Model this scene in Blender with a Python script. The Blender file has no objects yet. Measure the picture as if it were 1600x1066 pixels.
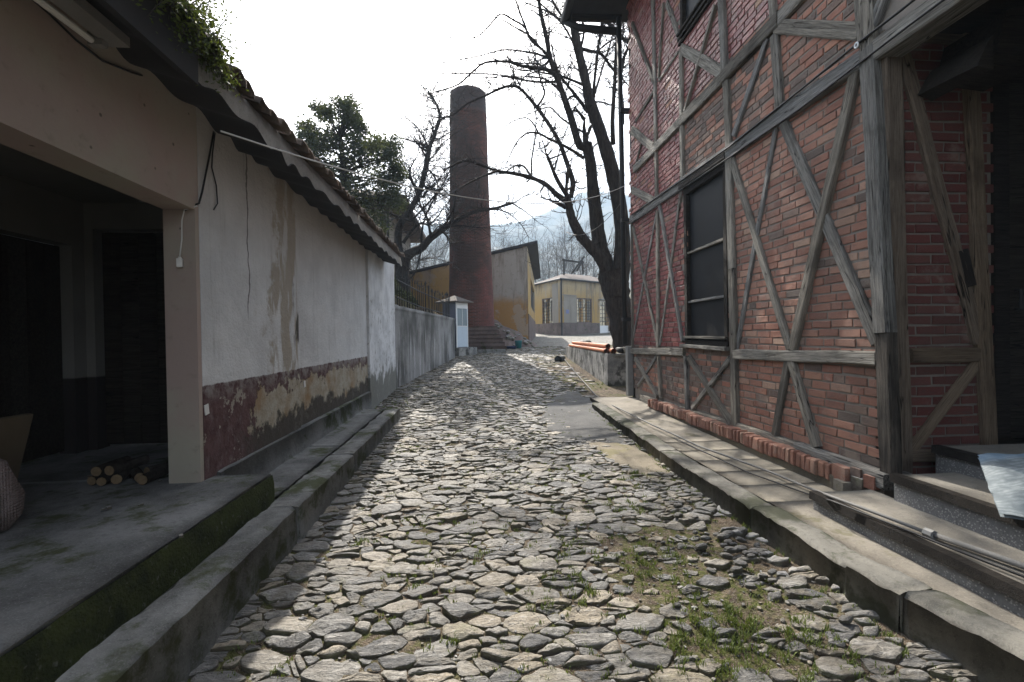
import bpy, bmesh, math, random
from mathutils import Vector, Matrix, noise as mnoise
R = random.Random(7)
scene = bpy.context.scene
COL = scene.collection

# ------------------------------------------------------------------ camera
CX, CY, FPX = 800.0, 533.0, 740.0
EYE = Vector((0, 0, 1.6))
_y = Vector(((746-CX)/FPX, -(526-CY)/FPX, 1)).normalized()
_z = Vector((-.016, 1, 0)); _z = (_z - _y*_z.dot(_y)).normalized()
_x = _z.cross(_y)
CAM3 = Matrix((_x, _y, _z))                 # camera axes (right, up, forward) -> world
cd = bpy.data.cameras.new('camera'); cam = bpy.data.objects.new('camera', cd); COL.objects.link(cam)
cd.sensor_width = 36; cd.lens = FPX/1600*36; cd.clip_start = .05; cd.clip_end = 6000
r_, u_, f_ = CAM3.col[0], CAM3.col[1], CAM3.col[2]
cam.matrix_world = Matrix(((r_[0], u_[0], -f_[0], EYE[0]), (r_[1], u_[1], -f_[1], EYE[1]), (r_[2], u_[2], -f_[2], EYE[2]), (0, 0, 0, 1)))
scene.camera = cam

# ------------------------------------------------------------------ sky, sun, exposure
SUN = Vector((-.13, 1, .92)).normalized()
w = bpy.data.worlds.new('World'); scene.world = w; w.use_nodes = True
wn = w.node_tree.nodes; wl = w.node_tree.links
sky = wn.new('ShaderNodeTexSky'); sky.sky_type = 'NISHITA'; sky.sun_disc = False
sky.sun_elevation = math.asin(SUN.z); sky.sun_rotation = math.atan2(SUN.x, SUN.y)
sky.air_density = 1.0; sky.dust_density = 4.0; sky.ozone_density = 1.0; sky.altitude = 200
hs = wn.new('ShaderNodeHueSaturation'); hs.inputs['Saturation'].default_value = .45   # thin white winter haze
wl.new(sky.outputs[0], hs.inputs['Color'])
bg = wn['Background']; wl.new(hs.outputs[0], bg.inputs[0]); bg.inputs[1].default_value = .13
sl = bpy.data.lights.new('sun', 'SUN'); sl.energy = 4.2; sl.angle = math.radians(.5); sl.color = (1, .94, .85)
so = bpy.data.objects.new('sun', sl); COL.objects.link(so)
so.rotation_euler = (-SUN).to_track_quat('-Z', 'Y').to_euler(); so.location = (0, 0, 300)
vs = scene.view_settings; vs.view_transform = 'Standard'; vs.look = 'None'; vs.gamma = 1; vs.use_curve_mapping = False
vs.exposure = 1.6
scene.render.engine = 'CYCLES'
scene.cycles.use_denoising = True
scene.cycles.max_bounces = 8; scene.cycles.diffuse_bounces = 4; scene.cycles.volume_bounces = 1

# ------------------------------------------------------------------ photo rays onto real planes
def ray(px, py): return CAM3 @ Vector(((px-CX)/FPX, -(py-CY)/FPX, 1))
def atx(px, py, x): r = ray(px, py); return EYE + r*(x/r.x)
def aty(px, py, y): r = ray(px, py); return EYE + r*(y/r.y)
def atz(px, py, z): r = ray(px, py); return EYE + r*((z-1.6)/r.z)
def pxsize(p, s):                                   # rough pixel size of s metres seen at p
    return s*FPX/max((Vector(p)-EYE).length, .3)
def lerp(a, b, t): return a+(b-a)*t
def interp(tab, v):
    if v <= tab[0][0]: return tab[0][1]
    for (a, b), (c, d) in zip(tab, tab[1:]):
        if v <= c: return b+(d-b)*(v-a)/(c-a)
    return tab[-1][1]
ROADZ = [(-60, -1.2), (-5, -.13), (0, 0), (8.5, .21), (12, .36), (21, .72), (25, .93), (30, 1.2), (42, 1.5), (48, 1.6), (60, 2.2), (100, 7), (200, 20), (400, 40), (1200, 60)]
def roadz(y): return interp(ROADZ, y)
def nz(x, y, z=0, s=1): return mnoise.noise(Vector((x*s, y*s, z*s)))

# ------------------------------------------------------------------ objects
def new_obj(name, data, parent=None):
    o = bpy.data.objects.new(name, data); COL.objects.link(o)
    if parent is not None:
        o.parent = parent
        if parent.parent is None and parent.type == 'EMPTY':
            o.matrix_parent_inverse = Matrix.Translation(-Vector(parent.location))
    return o
def tag(o, label=None, cat=None, group=None, kind=None):
    for k, v in (('label', label), ('category', cat), ('group', group), ('kind', kind)):
        if v: o[k] = v
    return o
def thing(name, label, cat, loc, group=None):
    o = bpy.data.objects.new(name, None); COL.objects.link(o); o.location = loc; o.empty_display_size = .2
    return tag(o, label, cat, group)

class MB:
    def __init__(s): s.v = []; s.f = []; s.m = []; s.cm = 0; s.sm = []; s.smooth = False
    def face(s, idx): s.f.append(tuple(idx)); s.m.append(s.cm); s.sm.append(s.smooth)
    def poly(s, pts):
        n = len(s.v); s.v += [tuple(p) for p in pts]; s.face(range(n, n+len(pts)))
    def hexa(s, p):                                  # 8 corners: bottom 4 (ccw), top 4
        n = len(s.v); s.v += [tuple(q) for q in p]
        for a in ((3, 2, 1, 0), (4, 5, 6, 7), (0, 1, 5, 4), (1, 2, 6, 5), (2, 3, 7, 6), (3, 0, 4, 7)): s.face([n+i for i in a])
    def box(s, a, b):
        (x0, y0, z0), (x1, y1, z1) = a, b
        s.hexa([(x0, y0, z0), (x1, y0, z0), (x1, y1, z0), (x0, y1, z0), (x0, y0, z1), (x1, y0, z1), (x1, y1, z1), (x0, y1, z1)])
    def obox(s, c, size, rot):                       # oriented box
        M = rot if isinstance(rot, Matrix) else Matrix.Rotation(rot, 3, 'Z')
        hx, hy, hz = (q/2 for q in size); c = Vector(c)
        s.hexa([c+M@Vector(q) for q in ((-hx, -hy, -hz), (hx, -hy, -hz), (hx, hy, -hz), (-hx, hy, -hz), (-hx, -hy, hz), (hx, -hy, hz), (hx, hy, hz), (-hx, hy, hz))])
    def tube(s, pts, rad, n=6, cap=True, jit=0):
        pts = [Vector(p) for p in pts]; k0 = len(s.v); m = len(pts)
        if not hasattr(rad, '__len__'): rad = [rad]*m
        ref = None
        for i, p in enumerate(pts):
            d = (pts[min(i+1, m-1)]-pts[max(i-1, 0)])
            if d.length < 1e-9: d = Vector((0, 0, 1))
            d.normalize()
            if ref is None: ref = d.orthogonal().normalized()
            a = (ref-d*ref.dot(d))
            a = a.normalized() if a.length > 1e-4 else d.orthogonal().normalized()
            ref = a; b = d.cross(a)
            for j in range(n):
                t = 2*math.pi*j/n; rr = rad[i]*(1+(R.uniform(-jit, jit) if jit else 0))
                s.v.append(tuple(p+(a*math.cos(t)+b*math.sin(t))*rr))
        for i in range(m-1):
            for j in range(n):
                q = k0+i*n; s.face((q+j, q+(j+1) % n, q+n+(j+1) % n, q+n+j))
        if cap:
            s.face([k0+j for j in reversed(range(n))]); s.face([k0+(m-1)*n+j for j in range(n)])
    def lathe(s, c, prof, n=24):                     # prof: (r, z) list
        k0 = len(s.v); c = Vector(c)
        for r, z in prof:
            for j in range(n): t = 2*math.pi*j/n; s.v.append((c.x+r*math.cos(t), c.y+r*math.sin(t), c.z+z))
        for i in range(len(prof)-1):
            for j in range(n): q = k0+i*n; s.face((q+j, q+(j+1) % n, q+n+(j+1) % n, q+n+j))
    def panel(s, p0, p1, z0, z1, th, holes=(), ztop=None):   # wall with openings; outer face on p0->p1, thickness to the left of it
        p0, p1 = Vector((p0[0], p0[1])), Vector((p1[0], p1[1])); L = (p1-p0).length; d = (p1-p0)/L; nn = Vector((-d.y, d.x))*th
        xs = sorted({0, L, *[h[0] for h in holes], *[h[1] for h in holes]}); zs = sorted({z0, z1, *[h[2] for h in holes], *[h[3] for h in holes]})
        zs = [z for z in zs if z0 <= z <= z1]; xs = [x for x in xs if 0 <= x <= L]
        solid = lambda i, j: 0 <= i < len(xs)-1 and 0 <= j < len(zs)-1 and not any(h[0] <= (xs[i]+xs[i+1])/2 <= h[1] and h[2] <= (zs[j]+zs[j+1])/2 <= h[3] for h in holes)
        def Z(x, z): return z if (ztop is None or z < z1) else lerp(ztop[0], ztop[1], x/L)
        P = lambda x, z, k: (p0.x+d.x*x+nn.x*k, p0.y+d.y*x+nn.y*k, Z(x, z))
        for i in range(len(xs)-1):
            for j in range(len(zs)-1):
                if not solid(i, j): continue
                a, b, c, e = xs[i], xs[i+1], zs[j], zs[j+1]
                s.poly([P(a, c, 0), P(b, c, 0), P(b, e, 0), P(a, e, 0)]); s.poly([P(b, c, 1), P(a, c, 1), P(a, e, 1), P(b, e, 1)])
                if not solid(i-1, j): s.poly([P(a, c, 1), P(a, c, 0), P(a, e, 0), P(a, e, 1)])
                if not solid(i+1, j): s.poly([P(b, c, 0), P(b, c, 1), P(b, e, 1), P(b, e, 0)])
                if not solid(i, j-1): s.poly([P(a, c, 1), P(b, c, 1), P(b, c, 0), P(a, c, 0)])
                if not solid(i, j+1): s.poly([P(a, e, 0), P(b, e, 0), P(b, e, 1), P(a, e, 1)])
    def mesh(s, name, mats):
        me = bpy.data.meshes.new(name); me.from_pydata(s.v, [], s.f)
        for m in (mats if isinstance(mats, (list, tuple)) else [mats]): me.materials.append(m)
        if any(s.m): me.polygons.foreach_set('material_index', s.m)
        me.polygons.foreach_set('use_smooth', s.sm)
        me.update(); return me
    def build(s, name, mats, parent=None, label=None, cat=None, group=None, kind=None):
        return tag(new_obj(name, s.mesh(name, mats), parent), label, cat, group, kind)

def grid(name, xs, ys, zf, mat, parent=None, kind=None, smooth=True):
    b = MB(); b.smooth = smooth; n = len(xs)
    for y in ys:
        for x in xs:
            p = zf(x, y); b.v.append(p if hasattr(p, '__len__') else (x, y, p))
    for j in range(len(ys)-1):
        for i in range(n-1): b.face((j*n+i, j*n+i+1, (j+1)*n+i+1, (j+1)*n+i))
    return b.build(name, mat, parent, kind=kind)
def frange(a, b, st):
    n = max(1, round((b-a)/st)); return [a+(b-a)*i/n for i in range(n+1)]

# a rough-edged slab: box cut into a grid, top edges chipped by noise
def rough_slab(b, x0, x1, y0, y1, z0, zf, st=.09, amp=.012, chip=.03, seed=0, edge=(True, True)):
    xs = frange(x0, x1, max(st, .05)) if (x1-x0) > .5 else frange(x0, x1, (x1-x0)/4); ys = frange(y0, y1, st)
    n = len(xs); m = len(ys); k = len(b.v)
    for j, y in enumerate(ys):
        for i, x in enumerate(xs):
            e = (i == 0 and edge[0]) or (i == n-1 and edge[1]); ey = j in (0, m-1)
            h = zf(x, y)+nz(x*4, y*4, seed)*amp+nz(x*17, y*17, seed)*amp*.4
            c = max(0, nz(y*3.1, seed*3.3, x)+.1)*chip*.6+abs(nz(y*9, seed, 3))*chip*.55+max(0, nz(y*21, seed, 8))*chip*.5 if e else (.006 if ey else 0)
            c = min(c, .042); dx = ((1 if i == 0 else -1)*(.004+c*.7)) if e else 0
            b.v.append((x+dx, y, h-(c if e else c)))
    for j in range(m-1):
        for i in range(n-1): b.face((k+j*n+i, k+j*n+i+1, k+(j+1)*n+i+1, k+(j+1)*n+i))
    def skirt(ids, out):
        q = len(b.v); mid = []
        for t, ix in enumerate(ids):
            vx, vy, vz = b.v[ix]
            b.v.append((vx+out[0]*(.008+nz(vx*9, vy*9, 1.7)*.012), vy+out[1]*.004, vz*.45+z0*.55)); b.v.append((vx+out[0]*.004, vy, z0))
        for t in range(len(ids)-1):
            b.face((ids[t+1], ids[t], q+2*t, q+2*t+2)); b.face((q+2*t+2, q+2*t, q+2*t+1, q+2*t+3))
    skirt([k+j*n for j in range(m)], (-1, 0)); skirt([k+j*n+n-1 for j in reversed(range(m))], (1, 0))
    skirt([k+i for i in reversed(range(n))], (0, -1)); skirt([k+(m-1)*n+i for i in range(n)], (0, 1))

# ------------------------------------------------------------------ materials
class G:
    def __init__(s, name):
        s.mat = bpy.data.materials.new(name); s.mat.use_nodes = True; s.nt = s.mat.node_tree; s.n = s.nt.nodes
        s.p = s.n['Principled BSDF']; s.out = s.n['Material Output']; s._c = None
    def link(s, a, b):
        if hasattr(a, 'links'): s.nt.links.new(a, b)
        else: b.default_value = a if not (hasattr(a, '__len__') and len(a) == 3 and len(b.default_value) == 4) else (*a, 1)
    @property
    def co(s):
        if not s._c: s._c = s.n.new('ShaderNodeTexCoord').outputs['Object']
        return s._c
    def xyz(s, v=None):
        q = s.n.new('ShaderNodeSeparateXYZ'); s.link(v or s.co, q.inputs[0]); return q.outputs
    def mapv(s, scale=(1, 1, 1), loc=(0, 0, 0), rot=(0, 0, 0), v=None):
        q = s.n.new('ShaderNodeMapping'); s.link(v or s.co, q.inputs[0]); q.inputs['Scale'].default_value = scale
        if hasattr(loc, 'links'): s.link(loc, q.inputs['Location'])
        else: q.inputs['Location'].default_value = loc
        q.inputs['Rotation'].default_value = rot; return q.outputs[0]
    def noise(s, sc, det=4, v=None, rough=.55, dist=0):
        q = s.n.new('ShaderNodeTexNoise'); s.link(v or s.co, q.inputs['Vector']); q.inputs['Scale'].default_value = sc
        q.inputs['Detail'].default_value = det; q.inputs['Roughness'].default_value = rough; q.inputs['Distortion'].default_value = dist; return q.outputs[0]
    def vor(s, sc, v=None, feat='F1', rand=1):
        q = s.n.new('ShaderNodeTexVoronoi'); q.feature = feat; s.link(v or s.co, q.inputs['Vector']); q.inputs['Scale'].default_value = sc
        q.inputs['Randomness'].default_value = rand; return q.outputs[0]
    def m(s, op, a, b=0, c=0):
        q = s.n.new('ShaderNodeMath'); q.operation = op
        for i, t in enumerate((a, b, c)): s.link(t, q.inputs[i])
        return q.outputs[0]
    def ss(s, x, a, b):                              # 0..1 smooth step from a to b
        q = s.n.new('ShaderNodeMapRange'); q.interpolation_type = 'SMOOTHSTEP'; s.link(x, q.inputs[0])
        if a < b: q.inputs[1].default_value, q.inputs[2].default_value = a, b
        else: q.inputs[1].default_value, q.inputs[2].default_value = b, a; q.inputs[3].default_value, q.inputs[4].default_value = 1, 0
        return q.outputs[0]
    def mix(s, f, a, b, mode='MIX'):
        q = s.n.new('ShaderNodeMix'); q.data_type = 'RGBA'; q.blend_type = mode
        s.link(f, q.inputs[0]); s.link(a, q.inputs[6]); s.link(b, q.inputs[7]); return q.outputs[2]
    def ramp(s, f, stops):
        q = s.n.new('ShaderNodeValToRGB'); s.link(f, q.inputs[0]); e = q.color_ramp.elements
        while len(e) < len(stops): e.new(.5)
        for el, (p, c) in zip(e, stops): el.position = p; el.color = (*c, 1)
        return q.outputs[0]
    def rand(s):
        a = s.n.new('ShaderNodeObjectInfo').outputs['Random']; b = s.n.new('ShaderNodeNewGeometry').outputs['Random Per Island']
        return s.m('FRACT', s.m('ADD', a, b))
    def pos(s): return s.n.new('ShaderNodeNewGeometry').outputs['Position']
    def rvec(s, k=37):                               # object coordinates shifted per piece
        r = s.m('MULTIPLY', s.rand(), k); c = s.n.new('ShaderNodeCombineXYZ')
        for i in range(3): s.link(r, c.inputs[i])
        q = s.n.new('ShaderNodeVectorMath'); s.link(s.co, q.inputs[0]); s.link(c.outputs[0], q.inputs[1]); return q.outputs[0]
    def bump(s, h, st=.3, d=.01):
        q = s.n.new('ShaderNodeBump'); s.link(h, q.inputs['Height']); q.inputs['Strength'].default_value = st; q.inputs['Distance'].default_value = d
        s.link(q.outputs[0], s.p.inputs['Normal'])
    def done(s, col, rough=.8, spec=.3, metal=0):
        s.link(col, s.p.inputs['Base Color']); s.link(rough, s.p.inputs['Roughness']); s.p.inputs['Specular IOR Level'].default_value = spec
        s.p.inputs['Metallic'].default_value = metal; return s.mat
def simple(name, col, rough=.8, var=.25, sc=8, metal=0, bump=.15, spec=.3):
    g = G(name); n = g.noise(sc, 6); c2 = tuple(q*(1-var) for q in col); c3 = tuple(min(1, q*(1+var)) for q in col)
    g.bump(g.noise(sc*6, 4), bump, .004); return g.done(g.mix(n, c2, c3), rough, spec, metal)

def mk_stone(name, stops, sc=1, rough=(.55, .8)):
    g = G(name); v = g.rvec(); c = g.ramp(g.rand(), stops)
    n1 = g.noise(9*sc, 6, v, .65); n2 = g.noise(45*sc, 5, v, .7); st = g.noise(6*sc, 5, g.mapv((1, 5, 9), v=v), .7, .6)
    c = g.mix(g.ss(n1, .35, .7), g.mix(1.0, c, (.62, .6, .57), 'MULTIPLY'), c)
    c = g.mix(g.m('MULTIPLY', g.ss(st, .54, .66), .6), c, (.44, .42, .39)); c = g.mix(g.m('MULTIPLY', g.ss(n2, .48, .66), .6), c, (.07, .066, .06))
    lich = g.ss(g.noise(3.2, 4, v), .6, .72); c = g.mix(g.m('MULTIPLY', lich, .4), c, (.16, .155, .07))
    pn = g.noise(2.1, 5, g.pos(), .65); c = g.mix(g.m('MULTIPLY', g.m('MULTIPLY', g.ss(pn, .45, .62), g.ss(n1, .62, .4)), .6), c, (.14, .118, .082))   # dried mud trodden over the stones
    nzz = g.xyz(g.n.new('ShaderNodeNewGeometry').outputs['Normal'])[2]; c = g.mix(g.m('MULTIPLY', g.ss(nzz, .82, .4), .75), c, g.mix(g.ss(n1, .4, .6), (.075, .055, .035), (.085, .085, .03)))   # soil and moss clinging to the sides
    g.bump(g.m('ADD', g.m('MULTIPLY', st, 1.1), g.m('MULTIPLY', n2, .8)), 1, .02)
    q = g.n.new('ShaderNodeMapRange'); g.link(n1, q.inputs[0]); q.inputs[3].default_value, q.inputs[4].default_value = rough
    return g.done(c, q.outputs[0], .4)
STONE = mk_stone('cobble_stone', [(0, (.095, .095, .098)), (.2, (.15, .148, .145)), (.45, (.225, .22, .21)), (.62, (.3, .28, .245)), (.8, (.36, .31, .235)), (.92, (.2, .2, .2)), (1, (.34, .315, .27))], 1, (.4, .7))
PALE = mk_stone('pale_stone', [(0, (.42, .41, .4)), (.5, (.32, .32, .33)), (1, (.5, .48, .44))])

g = G('earth'); n = g.noise(1.1, 5); n2 = g.noise(14, 6, rough=.7); n4 = g.noise(4, 5, rough=.65)
c = g.mix(g.ss(n2, .3, .7), (.05, .038, .027), (.15, .115, .08)); c = g.mix(g.ss(n4, .4, .65), c, g.mix(g.ss(n2, .35, .65), (.07, .052, .04), (.2, .16, .115))); c = g.mix(g.m('MULTIPLY', g.ss(g.vor(85), .35, .2), .6), c, (.27, .245, .21))
c = g.mix(g.m('MULTIPLY', g.m('MULTIPLY', g.ss(n, .44, .56), g.ss(g.noise(22, 4), .4, .6)), .85), c, (.075, .085, .022))
g.bump(g.m('ADD', n2, g.m('MULTIPLY', g.noise(70, 3), .6)), 1, .04); EARTH = g.done(c, .95, .15)
g = G('field'); c = g.mix(g.noise(.05, 6), (.06, .055, .035), (.11, .1, .065)); FIELD = g.done(c, .95, .1)
g = G('yard'); v = g.vor(4.5, g.mapv((1, 1.4, 1)), 'DISTANCE_TO_EDGE'); vc = g.n.new('ShaderNodeTexVoronoi'); g.link(g.mapv((1, 1.4, 1)), vc.inputs['Vector']); vc.inputs['Scale'].default_value = 4.5
c = g.mix(g.ss(v, .02, .09), (.1, .085, .05), g.mix(vc.outputs[1], (.12, .117, .11), (.24, .225, .2))); g.bump(g.ss(v, 0, .12), .8, .03); YARD = g.done(c, .8, .3)

def mk_conc(name, a, b, moss=0, sc=1, tint=(.05, .06, .02), speck=0, crack=0):
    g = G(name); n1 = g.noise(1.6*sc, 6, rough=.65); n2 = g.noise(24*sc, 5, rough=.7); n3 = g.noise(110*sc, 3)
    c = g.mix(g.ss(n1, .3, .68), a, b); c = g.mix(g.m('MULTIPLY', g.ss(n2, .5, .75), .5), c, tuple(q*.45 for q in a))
    c = g.mix(g.m('MULTIPLY', g.ss(n3, .55, .7), .35), c, tuple(min(.6, q*1.5) for q in b))
    if speck: c = g.mix(g.m('MULTIPLY', g.ss(g.vor(70), .42, .2), speck), c, (.46, .45, .43))
    if moss:
        f = g.m('MULTIPLY', g.ss(g.noise(2.3, 6, rough=.7), .62-moss*.3, .74-moss*.3), .9); c = g.mix(f, c, tint)
    h = g.m('ADD', n2, g.m('MULTIPLY', n3, .5))
    if crack:
        cr = g.ss(g.vor(1.3, g.mapv((1, .6, 1), v=g.m and None), 'DISTANCE_TO_EDGE'), .0, .012); c = g.mix(cr, (.03, .028, .02), c); h = g.m('ADD', h, g.m('MULTIPLY', cr, 2))
    g.bump(h, .6, .012); return g.done(c, .88, .25)
CONC_L = mk_conc('left_step_concrete', (.085, .085, .083), (.24, .24, .235), .35)  # dark wet grey concrete with moss
CONC_W = mk_conc('walk_concrete', (.15, .135, .112), (.25, .225, .185), .12, tint=(.13, .12, .07))
SLABC = mk_conc('slab_concrete', (.16, .145, .118), (.26, .235, .19))
KERB_R = mk_conc('lichen_kerb', (.08, .077, .068), (.2, .19, .165), .5, 1.6, tint=(.055, .058, .035))
KERB_L = mk_conc('left_kerb_concrete', (.075, .075, .072), (.26, .26, .25), .45)
TERR = mk_conc('terrazzo', (.12, .12, .12), (.2, .2, .2), 0, 2, speck=.6)
TREAD = mk_conc('tread_concrete', (.15, .138, .118), (.24, .22, .185))
PATCH = mk_conc('cement_patch', (.06, .06, .06), (.1, .098, .095), .3, tint=(.06, .055, .04))
SANDY = mk_conc('sandy_cement', (.14, .12, .088), (.24, .205, .15), .35, tint=(.17, .15, .08))
PLANTC = mk_conc('planter_concrete', (.1, .1, .1), (.34, .33, .31), .5, 1.3, tint=(.04, .04, .035))
MOSSY = None
g = G('moss_face'); n = g.noise(5, 6, rough=.7); z = g.xyz()[2]
c = g.mix(g.ss(n, .3, .65), (.016, .019, .01), (.04, .049, .016)); c = g.mix(g.ss(g.noise(30, 4), .6, .75), c, (.1, .1, .085)); g.bump(g.noise(60, 4), .8, .02); MOSSY = g.done(c, .95, .1)

# plaster of the left building: white above, red dado below, peeled and damp
g = G('old_plaster'); o = g.xyz(); n1 = g.noise(1.7, 6, rough=.65); n2 = g.noise(7, 6, rough=.7); n3 = g.noise(40, 4)
nn = g.m('SUBTRACT', g.noise(2.2, 6, rough=.7), .5); nf = g.m('SUBTRACT', g.noise(8, 6, rough=.7), .5); zz = g.m('ADD', g.m('ADD', o[2], g.m('MULTIPLY', nn, .75)), g.m('MULTIPLY', nf, .25)); nb = g.m('SUBTRACT', g.noise(1.9, 5, g.mapv(loc=(9, 3, 1)), rough=.65), .5); yy = g.m('ADD', g.m('ADD', o[1], g.m('MULTIPLY', nb, 1.8)), g.m('MULTIPLY', nf, .5))
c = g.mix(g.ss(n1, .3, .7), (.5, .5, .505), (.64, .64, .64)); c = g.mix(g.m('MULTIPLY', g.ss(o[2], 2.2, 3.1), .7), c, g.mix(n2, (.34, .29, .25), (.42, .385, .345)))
drip = g.noise(3.2, 5, g.mapv((1, 3.2, .22)), .7); c = g.mix(g.m('MULTIPLY', g.ss(drip, .55, .78), .45), c, (.19, .175, .155))
band = g.m('MULTIPLY', g.ss(yy, 4.75, 4.95), g.ss(o[1], 5.46, 5.42)); band = g.m('MULTIPLY', band, g.ss(g.noise(2.8, 5, g.mapv((1, 1.6, .45)), .6), .40, .5))
c = g.mix(g.m('MULTIPLY', band, .85), c, g.mix(n2, (.26, .21, .15), (.36, .32, .26)))
blk = g.m('MULTIPLY', g.m('MULTIPLY', g.ss(o[1], 5.28, 5.4), g.ss(o[1], 5.5, 5.46)), g.ss(g.noise(4, 4, g.mapv((1, 1, .5))), .5, .6)); c = g.mix(blk, c, (.07, .065, .055))
cr = g.m('ABSOLUTE', g.m('SUBTRACT', o[1], g.m('ADD', 4.33, g.m('MULTIPLY', g.m('SUBTRACT', g.noise(3, 5), .5), .16)))); crk = g.m('MULTIPLY', g.ss(cr, .014, .006), g.ss(o[2], 1.7, 2.0)); c = g.mix(g.m('MULTIPLY', crk, .8), c, (.06, .055, .05))
dado = g.ss(g.m('ADD', o[2], g.m('MULTIPLY', g.m('SUBTRACT', n2, .5), .05)), 1.275, 1.262)
dc = g.mix(g.ss(n2, .3, .7), (.07, .034, .035), (.135, .075, .072)); dc = g.mix(g.m('MULTIPLY', g.ss(g.noise(11, 6, g.mapv((1, 1, .6)), .7), .5, .68), .55), dc, (.21, .17, .155)); dc = g.mix(g.m('MULTIPLY', g.ss(o[2], 1.1, 1.26), g.m('MULTIPLY', g.ss(n2, .4, .6), .8)), dc, (.27, .25, .24)); c = g.mix(dado, c, dc)
isl = g.m('MULTIPLY', dado, g.ss(g.noise(2.6, 7, g.mapv(loc=(2, 5, 8)), .7), .585, .6)); c = g.mix(isl, c, g.mix(n2, (.25, .21, .17), (.36, .33, .28)))
peel = g.m('MULTIPLY', g.m('MULTIPLY', g.ss(yy, 4.4, 4.46), g.ss(zz, 1.14, 1.12)), g.m('MULTIPLY', g.ss(zz, .74, .76), g.ss(yy, 9.4, 9.3)))
pc = g.mix(g.ss(n2, .35, .65), (.3, .25, .18), (.4, .365, .3)); pc = g.mix(g.m('MULTIPLY', g.ss(g.noise(1.5, 5, g.mapv(loc=(4, 4, 4))), .5, .65), .8), pc, (.27, .17, .085)); c = g.mix(peel, c, pc)
damp = g.m('MULTIPLY', g.ss(yy, 3.9, 4.6), g.ss(zz, .84, .77)); c = g.mix(g.m('MULTIPLY', damp, .85), c, (.06, .056, .045))
c = g.mix(g.m('MULTIPLY', g.ss(n3, .6, .75), .2), c, (.16, .15, .14))
g.bump(g.m('ADD', g.m('ADD', n2, g.m('MULTIPLY', n3, .35)), g.m('MULTIPLY', peel, -1.5)), .8, .03); PLAST = g.done(c, .9, .2)

g = G('dirty_beam_plaster'); n1 = g.noise(1.3, 6, rough=.6); n2 = g.noise(9, 6, rough=.7)
c = g.mix(g.ss(n1, .35, .65), (.36, .28, .25), (.36, .33, .27)); c = g.mix(g.m('MULTIPLY', g.ss(g.vor(7), .1, .04), .8), c, (.09, .08, .07)); c = g.mix(g.m('MULTIPLY', g.ss(n2, .55, .75), .5), c, (.2, .17, .15)); g.bump(n2, .35, .01); BEAMP = g.done(c, .92, .15)
g = G('buttress_plaster'); o = g.xyz(); n1 = g.noise(2.1, 6, rough=.65); n2 = g.noise(9, 6, rough=.7)
c = g.mix(g.ss(n1, .35, .65), (.48, .48, .49), (.66, .66, .67)); low = g.ss(g.m('ADD', o[2], g.m('MULTIPLY', g.m('SUBTRACT', n1, .5), 1.4)), 1.0, .75); c = g.mix(g.m('MULTIPLY', low, .9), c, (.12, .12, .1))
c = g.mix(g.m('MULTIPLY', g.ss(n2, .52, .7), g.ss(o[2], 2.5, 2.3)), c, (.24, .23, .21)); g.bump(g.m('ADD', n1, n2), .6, .02); BUTT = g.done(c, .9, .2)
g = G('streaked_wall'); o = g.xyz(); n1 = g.noise(.9, 5); st = g.noise(3, 6, g.mapv((2.2, 2.2, .18)), .7); n2 = g.noise(12, 6, rough=.7)
c = g.mix(g.ss(n1, .35, .65), (.085, .083, .078), (.25, .245, .24)); c = g.mix(g.m('MULTIPLY', g.ss(st, .5, .68), g.ss(o[2], 2.3, 1.4)), c, (.44, .43, .43)); c = g.mix(g.m('MULTIPLY', g.ss(n2, .5, .75), .5), c, (.07, .068, .06)); g.bump(n2, .7, .02); RWALL = g.done(c, .92, .2)
g = G('inner_plaster'); c = g.mix(g.noise(2.5, 5), (.14, .13, .12), (.22, .21, .195)); o = g.xyz(); c = g.mix(g.ss(o[2], 1.28, 1.26), c, (.03, .025, .024)); INNER = g.done(c, .95, .1)

def mk_brick(name, stops, rough, pale=.5, bump=.7, soot=.4):
    g = G(name); v = g.rvec(); c = g.ramp(g.rand(), stops); n1 = g.noise(14, 6, v, .7); n2 = g.noise(60, 4, v, .7)
    c = g.mix(g.m('MULTIPLY', g.ss(n1, .5, .72), pale), c, (.34, .25, .2)); c = g.mix(g.m('MULTIPLY', g.ss(n2, .5, .7), soot), c, (.07, .045, .035)); c = g.mix(g.m('MULTIPLY', g.ss(g.noise(2.2, 4, v), .5, .7), soot), c, (.09, .07, .06))
    pp = g.pos(); g1 = g.noise(1.1, 5, pp, .6); g2 = g.noise(3.4, 5, pp, .65)
    c = g.mix(g.m('MULTIPLY', g.ss(g1, .48, .66), .32), c, (.1, .075, .06)); c = g.mix(g.m('MULTIPLY', g.ss(g2, .54, .7), .45), c, (.33, .27, .22))
    g.bump(g.m('ADD', n1, g.m('MULTIPLY', n2, .5)), bump, .01); return g.done(c, rough, .4)
BRK_N = mk_brick('weathered_brick', [(0, (.21, .095, .066)), (.12, (.28, .125, .086)), (.5, (.32, .148, .1)), (.85, (.35, .18, .125)), (.96, (.4, .26, .185)), (1, (.38, .145, .085))], .85, .45, .9, .4)
BRK_R = mk_brick('red_painted_brick', [(0, (.16, .04, .04)), (.5, (.24, .062, .056)), (1, (.31, .12, .105))], .42, .45, .8, .4)
BRK_S = mk_brick('sooty_brick', [(0, (.1, .075, .062)), (.5, (.15, .105, .085)), (1, (.22, .145, .11))], .85, .5, .9, .6)
BRK_P = mk_brick('porch_brick', [(0, (.12, .035, .03)), (.5, (.17, .05, .042)), (1, (.17, .07, .055))], .8, .25, .9)
MORT = simple('mortar', (.2, .175, .15), .95, .35, 12, bump=.6)
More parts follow.
